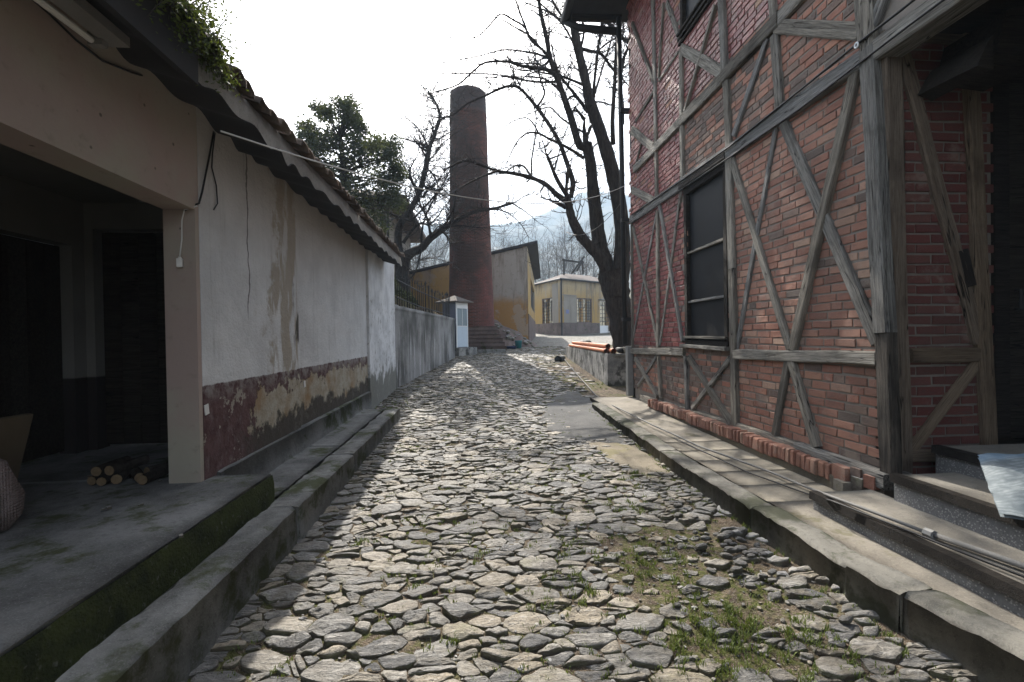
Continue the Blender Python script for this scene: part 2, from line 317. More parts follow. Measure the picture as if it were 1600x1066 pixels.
g = G('chimney_brick'); q = g.n.new('ShaderNodeTexBrick'); uv = g.n.new('ShaderNodeUVMap'); g.link(uv.outputs[0], q.inputs['Vector']); q.inputs['Scale'].default_value = 1; q.inputs['Brick Width'].default_value = .24; q.inputs['Row Height'].default_value = .075; q.inputs['Mortar Size'].default_value = .009
q.inputs['Color1'].default_value = (.16, .06, .045, 1); q.inputs['Color2'].default_value = (.085, .04, .034, 1); q.inputs['Mortar'].default_value = (.13, .105, .09, 1); o = g.xyz(); n = g.noise(.6, 6); n2 = g.noise(5, 6, rough=.7)
c = g.mix(g.m('MULTIPLY', g.ss(n, .42, .6), .8), q.outputs[0], (.06, .046, .04)); c = g.mix(g.m('MULTIPLY', g.ss(o[2], 13.0, 13.4), .75), c, (.055, .05, .048)); redp = g.m('MULTIPLY', g.m('MULTIPLY', g.ss(g.m('ADD', o[2], g.m('MULTIPLY', n, 3)), 7.5, 6.0), g.ss(o[0], -.2, .5)), g.ss(n2, .3, .55)); c = g.mix(g.m('MULTIPLY', redp, .4), c, (.2, .06, .052)); c = g.mix(g.m('MULTIPLY', g.ss(n2, .6, .75), .4), c, (.24, .2, .17)); g.bump(g.m('SUBTRACT', n2, q.outputs[1]), .8, .03); CHIM = g.done(c, .92, .2)

def mk_wood(name, a, b, dark, rough=.85, k=1):
    g = G(name); v = g.rvec(); gr = g.noise(7, 6, g.mapv((.35, 6, 6), v=v), .7, .4); fine = g.noise(22, 4, g.mapv((.25, 9, 9), v=v), .7); bl = g.noise(2.2, 5, v, .6)
    c = g.mix(g.ss(gr, .3, .7), a, b); c = g.mix(g.m('MULTIPLY', g.ss(fine, .5, .68), .75*k), c, dark); c = g.mix(g.m('MULTIPLY', g.ss(bl, .52, .7), .55*k), c, tuple(q*.5 for q in a))
    tone = g.ramp(g.rand(), [(0, (.5, .47, .43)), (.3, (.95, .9, .82)), (.55, (.72, .74, .78)), (.8, (1.1, 1.06, 1.0)), (1, (.8, .74, .66))]); c = g.mix(1.0, c, tone, 'MULTIPLY')
    ck = g.ss(g.m('ABSOLUTE', g.m('SUBTRACT', g.noise(3.2, 3, g.mapv((.22, 3.4, 3.4), v=v), .5), .5)), .012, .0); ck = g.m('MULTIPLY', ck, g.ss(g.noise(2.5, 3, v), .45, .55)); c = g.mix(ck, c, (.012, .01, .008)); g.bump(g.m('ADD', gr, g.m('SUBTRACT', g.m('MULTIPLY', fine, 1.2), g.m('MULTIPLY', ck, 2))), 1, .02); return g.done(c, rough, .25)
WOOD = mk_wood('grey_timber', (.17, .16, .145), (.43, .415, .38), (.04, .036, .031))
WOODB = mk_wood('brown_timber', (.2, .15, .11), (.34, .27, .2), (.06, .045, .033))
WOODK = mk_wood('black_timber', (.028, .023, .019), (.06, .05, .042), (.012, .01, .008))
WOODC = mk_wood('charred_timber', (.035, .03, .026), (.13, .115, .1), (.014, .012, .01))
LOGEND = simple('cut_wood', (.17, .12, .07), .85, .5, 30)
PANE = simple('dark_pane', (.014, .014, .015), .5, .3, 3, bump=.05, spec=.25)
IRON = simple('black_iron', (.02, .02, .021), .6, .3, 12)
PIPE = simple('grey_pipe', (.17, .165, .155), .75, .25, 9)
GALV = simple('galvanised_sheet', (.22, .22, .215), .5, .35, 7, .3)
CABLE = simple('black_cable', (.015, .015, .016), .5); CABLEW = simple('pale_cable', (.62, .6, .57), .5)
TILE = mk_brick('roof_tile', [(0, (.07, .055, .045)), (.5, (.11, .08, .062)), (1, (.15, .12, .095))], .9, .25, .6, .6)
MORTL = mk_conc('eave_mortar', (.2, .18, .16), (.32, .3, .27)); SOFF = simple('dark_sheet', (.035, .034, .036), .85, .3, 5)
TUBEW = simple('milky_tube', (.65, .64, .62), .35, .05); CASEG = simple('grey_casing', (.2, .19, .18), .7)
g = G('bark'); n = g.noise(6, 6, g.mapv((3, 3, .6)), .7); g.bump(n, 1, .04); BARK = g.done(g.mix(g.ss(n, .3, .7), (.02, .017, .016), (.062, .053, .047)), .95, .1)
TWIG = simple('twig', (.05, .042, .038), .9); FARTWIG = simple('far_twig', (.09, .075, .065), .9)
def mk_leaf(name, a, b):
    g = G(name); c = g.mix(g.rand(), a, b); g.p.inputs['Subsurface Weight'].default_value = 0
    t = g.n.new('ShaderNodeBsdfTranslucent'); g.link(g.mix(.5, c, (.2, .24, .03)), t.inputs[0]); ms = g.n.new('ShaderNodeMixShader'); ms.inputs[0].default_value = .22
    m = g.done(c, .6, .35); g.link(g.p.outputs[0], ms.inputs[1]); g.link(t.outputs[0], ms.inputs[2]); g.link(ms.outputs[0], g.out.inputs[0]); return m
LEAF = mk_leaf('evergreen_leaf', (.024, .03, .022), (.06, .07, .05)); IVY = mk_leaf('ivy_leaf', (.03, .05, .012), (.1, .13, .03)); GRASSM = mk_leaf('grass_blade', (.07, .1, .02), (.16, .2, .05))  # evergreen leaf green is greyed, with haze put into its colour
def mk_ochre(name, ochre, gray, lo, hi, f=.5):
    g = G(name); o = g.xyz(); n = g.noise(.8, 6, rough=.6); n2 = g.noise(6, 6, rough=.7); zz = g.m('ADD', o[2], g.m('MULTIPLY', g.m('SUBTRACT', n, .5), 1.6))
    c = g.mix(n2, tuple(q*.85 for q in ochre), ochre); c = g.mix(g.ss(zz, lo, hi), c, g.mix(n, gray, tuple(q*1.25 for q in gray))); c = g.mix(g.m('MULTIPLY', g.ss(n2, .52, .75), f), c, (.2, .17, .13)); dr = g.noise(1.6, 5, g.mapv((1.2, 1.2, .16)), .7); c = g.mix(g.m('MULTIPLY', g.ss(dr, .5, .66), f), c, (.17, .145, .115)); c = g.mix(g.m('MULTIPLY', g.ss(g.noise(.7, 7, g.mapv(loc=(7, 7, 7)), .65), .55, .6), f*.7), c, (.33, .3, .26)); g.bump(n2, .5, .02); return g.done(c, .92, .15)
GABLE = mk_ochre('gable_plaster', (.35, .2, .075), (.3, .275, .245), 3.4, 4.2, .8); OCHRE = mk_ochre('ochre_plaster', (.42, .275, .1), (.38, .32, .22), 4.5, 8, .75); GREYP = mk_ochre('grey_render', (.3, .27, .23), (.3, .28, .24), 9, 10)
BASEST = mk_conc('dark_base_render', (.1, .075, .068), (.18, .135, .12), .2, .6); FARTILE = simple('far_roof_tile', (.1, .08, .07), .95, .75, 3, bump=1); KROOF = simple('kiosk_roof_tile', (.1, .085, .075), .9, .5, 7, bump=.6)
WHITEP = simple('white_paint', (.72, .73, .74), .5, .06, 4); BLUEP = simple('pale_blue_panel', (.5, .58, .66), .45, .08, 4); NAVY = simple('slate_blue_paint', (.1, .11, .15), .5, .15, 4); GLASSG = simple('kiosk_glass', (.16, .2, .22), .15, .1, 3, bump=0, spec=.6)
TERRA = simple('orange_pipe', (.42, .16, .08), .55, .2, 8); TEAL = simple('teal_plastic', (.03, .16, .17), .45, .15); NAVYB = simple('blue_plastic', (.03, .05, .13), .5, .15)
g = G('pinkish_sack'); wz = g.noise(9, 5, rough=.6); wv = g.m('ADD', g.m('SINE', g.m('MULTIPLY', g.xyz()[2], 420)), g.m('SINE', g.m('MULTIPLY', g.m('ADD', g.xyz()[0], g.xyz()[1]), 380))); c = g.mix(wz, (.16, .125, .115), (.27, .215, .2)); c = g.mix(g.m('MULTIPLY', g.ss(g.noise(4, 5), .5, .68), .6), c, (.1, .085, .075)); g.bump(g.m('ADD', g.m('MULTIPLY', wz, 3), g.m('MULTIPLY', wv, .12)), .8, .03); SACKP = g.done(c, .85, .2); CARD = simple('cardboard', (.13, .1, .065), .9, .15)

# ================================================================== GROUND AND ROAD
def road_pt(px, py, dz=0):
    r = ray(px, py); lo, hi = .3, 200.0
    for _ in range(60):
        m = (lo+hi)/2; p = EYE+r*m
        if p.z > roadz(p.y)+dz: lo = m
        else: hi = m
        if hi-lo < 1e-5: break
    return EYE+r*lo
WL0, WL1 = Vector((-2.0, 11.65)), Vector((-.98, 20.6))          # foot of the retaining wall
def leftx(y):
    if y < 8.3: return -1.33
    if y < 11.65: return -1.97
    return lerp(WL0.x, WL1.x, (y-11.65)/(WL1.y-WL0.y)) if y < 20.6 else -4
def gz(x, y):
    z = roadz(y)-.07
    if y > 45: z += nz(x, y, 0, .012)*min(8, (y-45)*.1)
    return z
ys = frange(-50, 60, 5)+[70, 80, 100, 130, 170, 220, 300, 420, 600, 800, 1100]
ground = grid('ground', [-1300, -700, -350, -180, -100, -60, -30, -15, -5, 0, 5, 15, 30, 60, 100, 180, 350, 700, 1300], ys, gz, FIELD, kind='structure')
def rz(x, y): return roadz(y)+nz(x*1.3, y*1.3, 5)*.014+nz(x*6, y*6, 2)*.009+nz(x*15, y*15, 6)*.004-.001
road = grid('road', frange(-2.3, 4.4, .06), frange(-2.5, 12, .06)+frange(12.2, 26, .25), rz, EARTH, kind='structure')
yard = grid('yard', frange(-4, 26, 1), frange(21.0, 62, 1), lambda x, y: roadz(y)-.025, YARD, kind='structure')

def inpoly(p, poly):
    x, y = p[0], p[1]; c = False
    for i in range(len(poly)):
        (x0, y0), (x1, y1) = poly[i-1][:2], poly[i][:2]
        if (y0 > y) != (y1 > y) and x < (x1-x0)*(y-y0)/(y1-y0)+x0: c = not c
    return c
GREYP_PX = [(842, 652), (862, 622), (900, 612), (934, 632), (956, 660), (984, 694), (930, 690), (872, 682)]
SAND_PX = [(928, 700), (934, 692), (985, 695), (1018, 715), (1048, 740), (1012, 743), (962, 722)]
PATCHES = [[road_pt(*q) for q in GREYP_PX], [road_pt(*q) for q in SAND_PX]]
def patch(name, poly, mat, h):
    b = MB(); b.smooth = True; c = sum((Vector(p) for p in poly), Vector())/len(poly); k = 48; rim = []
    per = [(Vector(poly[i]), Vector(poly[(i+1) % len(poly)])) for i in range(len(poly))]
    for i in range(k):
        t = i/k*len(per); a, e = per[int(t)]; p = a.lerp(e, t % 1); d = (p-c); p = c+d*(1.08+nz(p.x*3, p.y*3, 4)*.3+nz(p.x*11, p.y*11, 4)*.14); rim.append(p)
    rings = [(1.12, -.03), (1, h*.25), (.86, h*.8), (.7, h+.004), (.4, h+.006), (.15, h+.006)]
    for s, dz in rings:
        for p in rim:
            q = c+(p-c)*s; b.v.append((q.x, q.y, roadz(q.y)+dz+nz(q.x*2.5, q.y*2.5, 9)*.008))
    for r in range(len(rings)-1):
        for i in range(k): b.face((r*k+i, r*k+(i+1) % k, (r+1)*k+(i+1) % k, (r+1)*k+i))
    b.face([(len(rings)-1)*k+i for i in range(k)]); b.build(name, mat, kind='structure')
patch('cement_patch', PATCHES[0], PATCH, .016); patch('cement_patch', PATCHES[1], SANDY, .02)

# ---- cobblestones: power-diagram cells, each a rough stone
AN = 1.5
def zone(x, y):
    if ((x-1.32)/.5)**2+((y-2.85)/.8)**2 < 1: return 'dirt'
    if x > 1.55 and 3.9 < y < 5.6: return 'small'
    if x > 1.55 and 2.6 < y <= 3.9: return 'rubble'
    return ''
def right(y): return 2.06 if y < 8.8 else (lerp(2.1, 2.75, (y-8.8)/3) if y < 11.8 else (2.9 if y < 20 else 6))
pts = []; cell = {}
def ok(u, v, r):
    i, j = int(u//.3), int(v//.3)
    for a in range(i-1, i+2):
        for e in range(j-1, j+2):
            for (pu, pv, pr) in cell.get((a, e), ()):
                if (pu-u)**2+(pv-v)**2 < (.86*(pr+r))**2: return False
    return True
for (r0, r1, tries) in ((.1, .135, 1300), (.07, .095, 7000), (.045, .065, 18000), (.028, .04, 12000)):
    for _ in range(tries):
        y = 1.2+25*R.random()**1.25; x = R.uniform(leftx(y)-.05, right(y)+.05)
        zn = zone(x, y); r = R.uniform(r0, r1)
        if zn == 'small' and r > .062: continue
        if zn in ('dirt', 'rubble') and r > .115: continue
        if y > 12 and r < .05: continue
        if ok(x, y*AN, r):
            pts.append((x, y*AN, r)); cell.setdefault((int(x//.3), int(y*AN//.3)), []).append((x, y*AN, r))
def clip(poly, nx, ny, d):
    out = []
    for i in range(len(poly)):
        a, b = poly[i-1], poly[i]; da = a[0]*nx+a[1]*ny-d; db = b[0]*nx+b[1]*ny-d
        if (da < 0) != (db < 0): t = da/(da-db); out.append((a[0]+(b[0]-a[0])*t, a[1]+(b[1]-a[1])*t))
        if db < 0: out.append(b)
    return out
stones = []
for (u, v, r) in pts:
    x, y = u, v/AN; zn = zone(x, y)
    if any(inpoly((x, y), P) for P in PATCHES) and R.random() < .8: continue
    if zn == 'dirt' and R.random() < .5: continue
    if zn == 'rubble' and R.random() < .45: continue
    if 20 < y and x > 3 and R.random() < .5: continue
    if x > 2.1 and y < 20 and R.random() < .6: continue
    s = r*1.75; poly = [(-s, -s), (s, -s), (s, s), (-s, s)]
    for a in range(int(u//.3)-2, int(u//.3)+3):
        for e in range(int(v//.3)-2, int(v//.3)+3):
            for (qu, qv, qr) in cell.get((a, e), ()):
                du, dv = qu-u, qv-v; L2 = du*du+dv*dv
                if 1e-9 < L2 < .36 and poly: L = math.sqrt(L2); poly = clip(poly, du/L, dv/L, (L2+r*r-qr*qr)/(2*L))
    if len(poly) < 3: continue
    shr = 1 if zn != 'dirt' else .78
    cells = [poly]                                           # some stones are split into thin slates
    if r > .06 and R.random() < (.42 if r < .115 else .2):
        k = R.choice((1, 1, 2, 3)); th = R.choice((0, 0, R.uniform(-.5, .5), 1.2)); nx, ny = math.sin(th), math.cos(th); cells = []; lo = -9
        for q in range(k+1):
            hi = 9 if q == k else (-.6+1.2*(q+1)/(k+1))*r+R.uniform(-.15, .15)*r
            pc = clip(clip(poly, nx, ny, hi), -nx, -ny, -lo) if len(poly) > 2 else []; lo = hi
            if len(pc) > 2: cells.append(pc)
    for pc in cells:
        ca, cb = sum(q[0] for q in pc)/len(pc), sum(q[1] for q in pc)/len(pc); rr = sum(math.hypot(q[0]-ca, q[1]-cb) for q in pc)/len(pc)
        if rr < .014: continue
        gap = R.uniform(.002, .012) if len(cells) == 1 else R.uniform(.002, .005); pl = []
        for (a, b) in pc:
            a -= ca; b -= cb; L = math.hypot(a, b); k = max(.4, 1-gap/max(L, .01))*shr; pl.append((a*k, b*k/AN))
        stones.append((x+ca, y+cb/AN, rr, pl, zn))
def stone_mesh(b, st, fine, origin):
    x, y, r, pl, zn = st; x0, y0, z0 = origin; ang = R.random()
    for it in range(2 if fine else 1):                       # knock the corners off
        q = []; t = (.13 if ang < .6 else .22) if it == 0 else (.2 if ang < .6 else .27)
        for i in range(len(pl)):
            (a0, a1), (c0, c1) = pl[i], pl[(i+1) % len(pl)]; q += [(a0+(c0-a0)*t, a1+(c1-a1)*t), (a0+(c0-a0)*(1-t), a1+(c1-a1)*(1-t))]
        pl = q
    n = len(pl); h = max(.002, R.gauss(.009, .006))+min(r, .1)*.06+(.01 if zn == 'rubble' else 0); sd = R.uniform(0, 99)
    tx, ty = R.gauss(0, .06), R.gauss(-.02, .075); rough = R.uniform(.6, 1.7)*min(1, r/.05)
    flat = R.uniform(.0, 1)
    rings = [(1.0, -.6), (1.0, .35), (.965, .78-.2*flat), (.86, .97-.12*flat), (.6, 1.0), (.3, 1.02+.1*flat)] if fine else [(1.0, -.4), (.985, .6-.15*flat), (.82, .98-.1*flat)]
    b.smooth = R.random() < .5; k = len(b.v); base = rz(x, y)
    for ri, (s, hh) in enumerate(rings):
        for (a, c) in pl:
            js = 1+((nz((x+a)*13, (y+c)*13, sd)*.13+nz((x+a)*40, (y+c)*40, sd)*.06) if ri < 4 else 0)
            px, py = a*s*js, c*s*js
            jz = (nz((x+px)*9+sd, (y+py)*13, sd)*.011+nz((x+px)*22+sd, (y+py)*34, sd)*.008+nz((x+px)*55, (y+py)*55, sd)*.0035)*rough if ri > 1 else 0
            b.v.append((x+px-x0, y+py-y0, base+h*hh+(px*tx+py*ty)*(1 if ri > 0 else 0)+jz-z0))
    b.v.append((x-x0, y-y0, base+h*(1.02+.1*flat)+nz(x*9+sd, y*13, sd)*.011*rough-z0)); c = len(b.v)-1
    for ri in range(len(rings)-1):
        for i in range(n): b.face((k+ri*n+i, k+ri*n+(i+1) % n, k+(ri+1)*n+(i+1) % n, k+(ri+1)*n+i))
    q = k+(len(rings)-1)*n
    for i in range(n): b.face((q+i, q+(i+1) % n, c))
def seen(st):
    p = Vector((st[0], st[1], roadz(st[1]))); c = CAM3.transposed()@(p-EYE)
    if c.z < .4: return 0
    px, py = CX+FPX*c.x/c.z, CY-FPX*c.y/c.z
    if not (-40 < px < 1640 and py < 1110): return 0
    return (st[2]*FPX/c.z)**2*abs(c.y)/c.z
stones.sort(key=seen, reverse=True)
for st in stones[:300]:
    b = MB(); o = (st[0], st[1], roadz(st[1])); stone_mesh(b, st, True, o)
    q = b.build('cobblestone', PALE if st[4] == 'rubble' and R.random() < .6 else STONE, road); q.location = o
b = MB()
for st in stones[300:]:
    b.cm = 1 if st[4] == 'rubble' and R.random() < .6 else 0; stone_mesh(b, st, st[1] < 7, (0, 0, 0))
b.build('cobblestones', [STONE, PALE], road, kind='stuff')
# loose white rubble by the right kerb
def pebble(seed, n=8):
    b = MB(); b.smooth = False
    for i, (s, h) in enumerate(((.7, -.35), (1, 0), (.85, .32), (.45, .5))):
        for j in range(n):
            t = 2*math.pi*j/n; k = s*(1+.35*nz(math.cos(t)*1.3, math.sin(t)*1.3, seed+i*.3)); b.v.append((math.cos(t)*k, math.sin(t)*k*.62, h*(1+.3*nz(j, i, seed))))
    for i in range(3):
        for j in range(n): b.face((i*n+j, i*n+(j+1) % n, (i+1)*n+(j+1) % n, (i+1)*n+j))
    b.face([3*n+j for j in range(n)]); return b.mesh('rubble_stone', PALE)
PEB = [pebble(i*3.7) for i in range(7)]
for i in range(58):
    if i < 40: x, y = R.gauss(1.78, .12), R.gauss(3.15, .3)
    else: x, y = R.uniform(.7, 1.9), R.uniform(2.0, 4.2)
    if x > 1.99: continue
    s = R.uniform(.02, .055) if i < 40 else R.uniform(.015, .03); o = new_obj('rubble_stone', R.choice(PEB), road); o.location = (x, y, rz(x, y)+s*.3+(.02 if i < 40 else .008)); o.scale = (s, s, s*.9); o.rotation_euler = (R.uniform(-.25, .25), R.uniform(-.25, .25), R.uniform(-.7, .7))

b = MB()
for i in range(4200):
    y = 1.5+10*R.random()**1.6; x = R.uniform(leftx(y), 2.04); zn = zone(x, y)
    if i > 2400 and zn != 'dirt': continue
    me = R.choice(PEB); sc = R.uniform(.005, .014) if R.random() < .85 else R.uniform(.014, .026); M = Matrix.Translation((x, y, rz(x, y)+sc*.2+.002)) @ Matrix.Rotation(R.uniform(0, 3), 4, 'Z') @ Matrix.Diagonal((sc, sc, sc*.8, 1)); n = len(b.v); b.cm = i % 2
    b.v += [tuple(M @ v.co) for v in me.vertices]
    for p in me.polygons: b.face([n+k for k in p.vertices])
b.build('gravel_chips', [STONE, PALE], road, kind='stuff')

# ---- grass and weeds in the joints
b = MB()
def tuft(x, y, z, n, h, spread):
    for _ in range(n):
        a = R.uniform(0, 6.28); q = R.random()**.6*spread; bx, by = x+math.cos(a)*q, y+math.sin(a)*q; hh = h*R.uniform(.5, 1.2); l = R.uniform(.2, .9)*hh; t = R.uniform(0, 6.28); wd = R.uniform(.0015, .0035)
        dx, dy = math.cos(t), math.sin(t); sx, sy = -dy*wd, dx*wd
        b.poly([(bx-sx, by-sy, z), (bx+sx, by+sy, z), (bx+dx*l*.45+sx*.8, by+dy*l*.45+sy*.8, z+hh*.7), (bx+dx*l*.45-sx*.8, by+dy*l*.45-sy*.8, z+hh*.7)])
        b.poly([(bx+dx*l*.45-sx*.8, by+dy*l*.45-sy*.8, z+hh*.7), (bx+dx*l*.45+sx*.8, by+dy*l*.45+sy*.8, z+hh*.7), (bx+dx*l, by+dy*l, z+hh)])
for (px, py, n, sp) in ((562, 852, 3, .05), (700, 1012, 2, .04), (755, 868, 2, .05), (1095, 968, 9, .14), (1190, 992, 12, .16), (1205, 1012, 9, .14), (1150, 1040, 8, .13), (948, 792, 6, .12), (1022, 900, 6, .1), (958, 872, 5, .1), (880, 905, 5, .09), (900, 870, 5, .09), (1040, 860, 4, .1), (905, 930, 5, .08), (1285, 1010, 4, .08), (1000, 800, 5, .1), (1160, 800, 4, .08), (1060, 1000, 5, .1), (860, 950, 4, .07), (985, 745, 5, .12), (915, 755, 4, .12), (885, 600, 8, .5), (870, 590, 8, .5), (932, 600, 8, .4), (608, 640, 10, .2), (600, 628, 10, .3), (640, 700, 4, .1), (1245, 985, 4, .06), (1130, 985, 8, .12)):
    p = road_pt(px, py)
    for _ in range(n*2): x, y = R.gauss(p.x, sp), R.gauss(p.y, sp); tuft(x, y, rz(x, y)+.004, 16, .035, .028)
for _ in range(2600):
    y = 1.6+11*R.random()**1.3; x = R.uniform(leftx(y)+.1, 2.0)
    if nz(x*1.5, y*1.5, 31) > .08-(.22 if x > .2 else 0): tuft(x, y, rz(x, y)+.004, 10, .022, .022)
for _ in range(90): y = R.uniform(1.6, 8.6); tuft(R.uniform(1.98, 2.05), y, roadz(y)+.005, 8, .035, .02)
b.build('grass', GRASSM, kind='stuff')

# ---- left platform, step and pavement
lw = tag(bpy.data.objects.new('pavement', None), kind='structure'); COL.objects.link(lw)
b = MB(); b.smooth = True
rough_slab(b, -3.75, -1.585, -2.5, 3.74, .1, lambda x, y: .58, .1, .006, .02, 3)
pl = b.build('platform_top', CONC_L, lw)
b = MB(); b.smooth = True        # mossy riser in front of it
for j, y in enumerate(frange(-2.5, 3.745, .08)):
    for i, z in enumerate((.565, .5, .43, .35)): b.v.append((-1.572+nz(y*7, z*7, 2)*.012-(.012 if i == 0 else 0), y, z))
    if j:
        for i in range(3): k = (j-1)*4+i; b.face((k, k+1, k+5, k+4))
b.build('mossy_riser', MOSSY, lw)
for i, (y0, y1) in enumerate(((-2.5, 1.55), (1.557, 3.62), (3.628, 5.2), (5.206, 6.35), (6.357, 8.25))):
    b = MB(); b.smooth = True; rough_slab(b, -1.60, -1.335+R.uniform(-.008, .008), y0, y1, -.25, lambda x, y: .365+(0 if y < 6 else (y-6)*.012), .06, .008, .045, i*2.3); b.build('kerb_stone', KERB_L, lw)
b = MB(); b.smooth = True
for (y0, y1, s) in ((3.75, 5.65, 5), (5.665, 8.3, 6)): rough_slab(b, -2.0, -1.615, y0, y1, 0, lambda x, y: .352+(0 if y < 6 else (y-6)*.012)-(x+1.6)*.03, .09, .006, .012, s)
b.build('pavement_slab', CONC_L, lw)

# ---- right pavement with kerb stones and slabs
rw = tag(bpy.data.objects.new('pavement', None), kind='structure'); COL.objects.link(rw)
def rkx(y): return interp([(-3, 2.2), (1.9, 2.17), (2.5, 2.06), (3.3, 2.04), (5, 2.03), (9, 2.1)], y)
def kz(y): return interp([(0, .275), (5, .285), (7, .315), (9, .34)], y)
for i, (y0, y1) in enumerate(((-2, .9), (.908, 2.24), (2.252, 3.45), (3.456, 5.22), (5.232, 6.9), (6.907, 8.75))):
    b = MB(); b.smooth = True; xk = rkx((y0+y1)/2); a = len(b.v)
    rough_slab(b, xk, xk+.2, y0, y1, -.2, lambda x, y: kz(y)-.003-(0 if i != 3 else .008), .04, .014, .075, 20+i*1.7, (True, False))
    b.v = [(x+rkx(y)-xk, y, z) for (x, y, z) in b.v]; b.build('kerb_stone', KERB_R, rw)
b = MB(); b.smooth = True
rough_slab(b, 2.25, 3.12, -2, 3.55, -.1, lambda x, y: kz(y)-.012, .12, .004, .003, 41); rough_slab(b, 2.26, 3.12, 5.6, 9.5, -.1, lambda x, y: kz(y)-.01, .12, .01, .01, 42)
b.build('walk_slab', CONC_W, rw)
for i in range(5):
    b = MB(); b.smooth = True; y0 = 3.555+i*.41; rough_slab(b, 2.245, 3.1, y0, y0+.406, -.1, lambda x, y: kz(y)-.012+(i % 3)*.0012, .1, .002, .003, 60+i); b.build('paving_slab', SLABC, rw)

# ---- bank behind the retaining wall
def bank_z(x, y): return 2.33+max(0, min(1, (-x-.9-.0)/3.5))*1.1*max(0, min(1, (27-y)/4))+nz(x, y, 0, .7)*.12
bank = grid('bank', frange(-16, -1.05, .5), frange(11.9, 27, .5), lambda x, y: (min(x, lerp(WL0.x, WL1.x, max(0, min(1, (y-11.65)/8.95)))-.18), y, bank_z(x, y)), EARTH, kind='structure')

# ---- far hills
def hill_z(x, y):
    t = min(1, max(0, (y-230)/560)); q = min(1, max(0, (x-95)/95)); q = q*q*(3-2*q)
    rid = 176+52*q+(14 if x < -120 else 0)+nz(x, y, 0, .006)*26+nz(x, y, 3, .02)*8+nz(x, y, 7, .07)*2.5
    return 18+(t**1.15)*rid+nz(x, y, 0, .012)*18*t
g = G('hillside'); n = g.noise(.02, 8, rough=.7); n2 = g.noise(.12, 6, rough=.75)
c = g.mix(g.ss(n, .35, .65), (.035, .045, .03), (.1, .09, .065)); c = g.mix(g.m('MULTIPLY', g.ss(n2, .6, .72), .8), c, (.4, .38, .35)); HILLM = g.done(c, .95, .1)
grid('hill', frange(-1250, 1250, 22), frange(230, 1000, 22), lambda x, y: hill_z(x, y) if y < 792 else hill_z(x, 792)-(y-792)*.4, HILLM, kind='structure')

# ================================================================== timber beams and bricks
BK = [0]
def beam(parent, P0, P1, wd, nrm, mat=None, proud=.02, th=.14, name='timber', rag=.009, seg=.35):
    """weathered timber from P0 to P1 lying on a wall whose outward normal is nrm"""
    wd *= .93; P0, P1, nrm = Vector(P0), Vector(P1), Vector(nrm); d = (P1-P0); L = d.length; d.normalize(); s = nrm.cross(d).normalized()
    BK[0] += 1; pr = proud+(BK[0] % 9)*.0017; b = MB(); n = max(3, int(L/seg)); ch = min(.012, wd*.12)
    sec = [(-wd/2+ch, 0), (wd/2-ch, 0), (wd/2, -ch), (wd/2, -th), (-wd/2, -th), (-wd/2, -ch)]; m = len(sec); sd = R.uniform(0, 50)
    for i in range(n+1):
        x = L*i/n; off = nz(x*1.1, sd)*rag*1.6; ww = 1+nz(x*2.3, sd, 5)*.09
        for (a, c) in sec: b.v.append((x, a*ww+off+nz(x*5, a*30, sd)*rag*.6, c+(pr if c > -th else 0)+nz(x*4, a*20, sd+9)*rag*.5*(c > -th)))
    for i in range(n):
        for j in range(m): k = i*m; b.face((k+(j+1) % m, k+j, k+m+j, k+m+(j+1) % m))
    b.face(range(m)); b.face([n*m+j for j in reversed(range(m))])
    o = b.build(name, mat or WOOD, parent); M = Matrix((d, s, nrm)).transposed().to_4x4(); M.translation = P0; o.matrix_basis = M
    return o
def brick_mesh(mat, i):
    q = random.Random(i); b = MB(); j = lambda a: q.uniform(-a, a); f = []
    for (y, z) in ((-.5, -.5), (.5, -.5), (.5, .5), (-.5, .5)): f.append((y+j(.018), z+j(.06)))
    b.v += [(0, y, z) for y, z in f]+[(.42+j(.08), y*.985, z*.96) for y, z in f]+[(.5+j(.08), y*.955+j(.006), z*.84+j(.03)) for y, z in f]
    for r in (0, 4):
        for k in range(4): b.face((r+k, r+(k+1) % 4, r+4+(k+1) % 4, r+4+k))
    b.face((8, 9, 10, 11)); return b.mesh('brick', mat)
BM = {m.name: [brick_mesh(m, i) for i in range(6)] for m in (BRK_N, BRK_R, BRK_S, BRK_P)}
def place_bricks(parent, items, limit, name='brick', many='bricks'):
    """items: (centre, length, height, depth, z-rotation, material); local +x of the brick mesh is its outward face"""
    items.sort(key=lambda t: -t[6]); mats = [BRK_N, BRK_R, BRK_S, BRK_P]
    for c, L, h, dp, rz_, m, k in items[:limit]:
        o = new_obj(name, R.choice(BM[m.name]), parent); o.matrix_basis = Matrix.Translation(c) @ Matrix.Rotation(rz_+R.uniform(-.012, .012), 4, 'Z') @ Matrix.Rotation(R.uniform(-.012, .012), 4, 'X') @ Matrix.Diagonal((dp, L, h, 1))
    b = MB()
    for c, L, h, dp, rz_, m, k in items[limit:]:
        b.cm = mats.index(m); me = R.choice(BM[m.name]); M = Matrix.Translation(c) @ Matrix.Rotation(rz_, 4, 'Z') @ Matrix.Diagonal((dp, L, h, 1)); n = len(b.v)
        b.v += [tuple(M @ v.co) for v in me.vertices]
        for p in me.polygons: b.face([n+i for i in p.vertices])
    if len(items) > limit: b.build(many, mats, parent, kind='stuff')

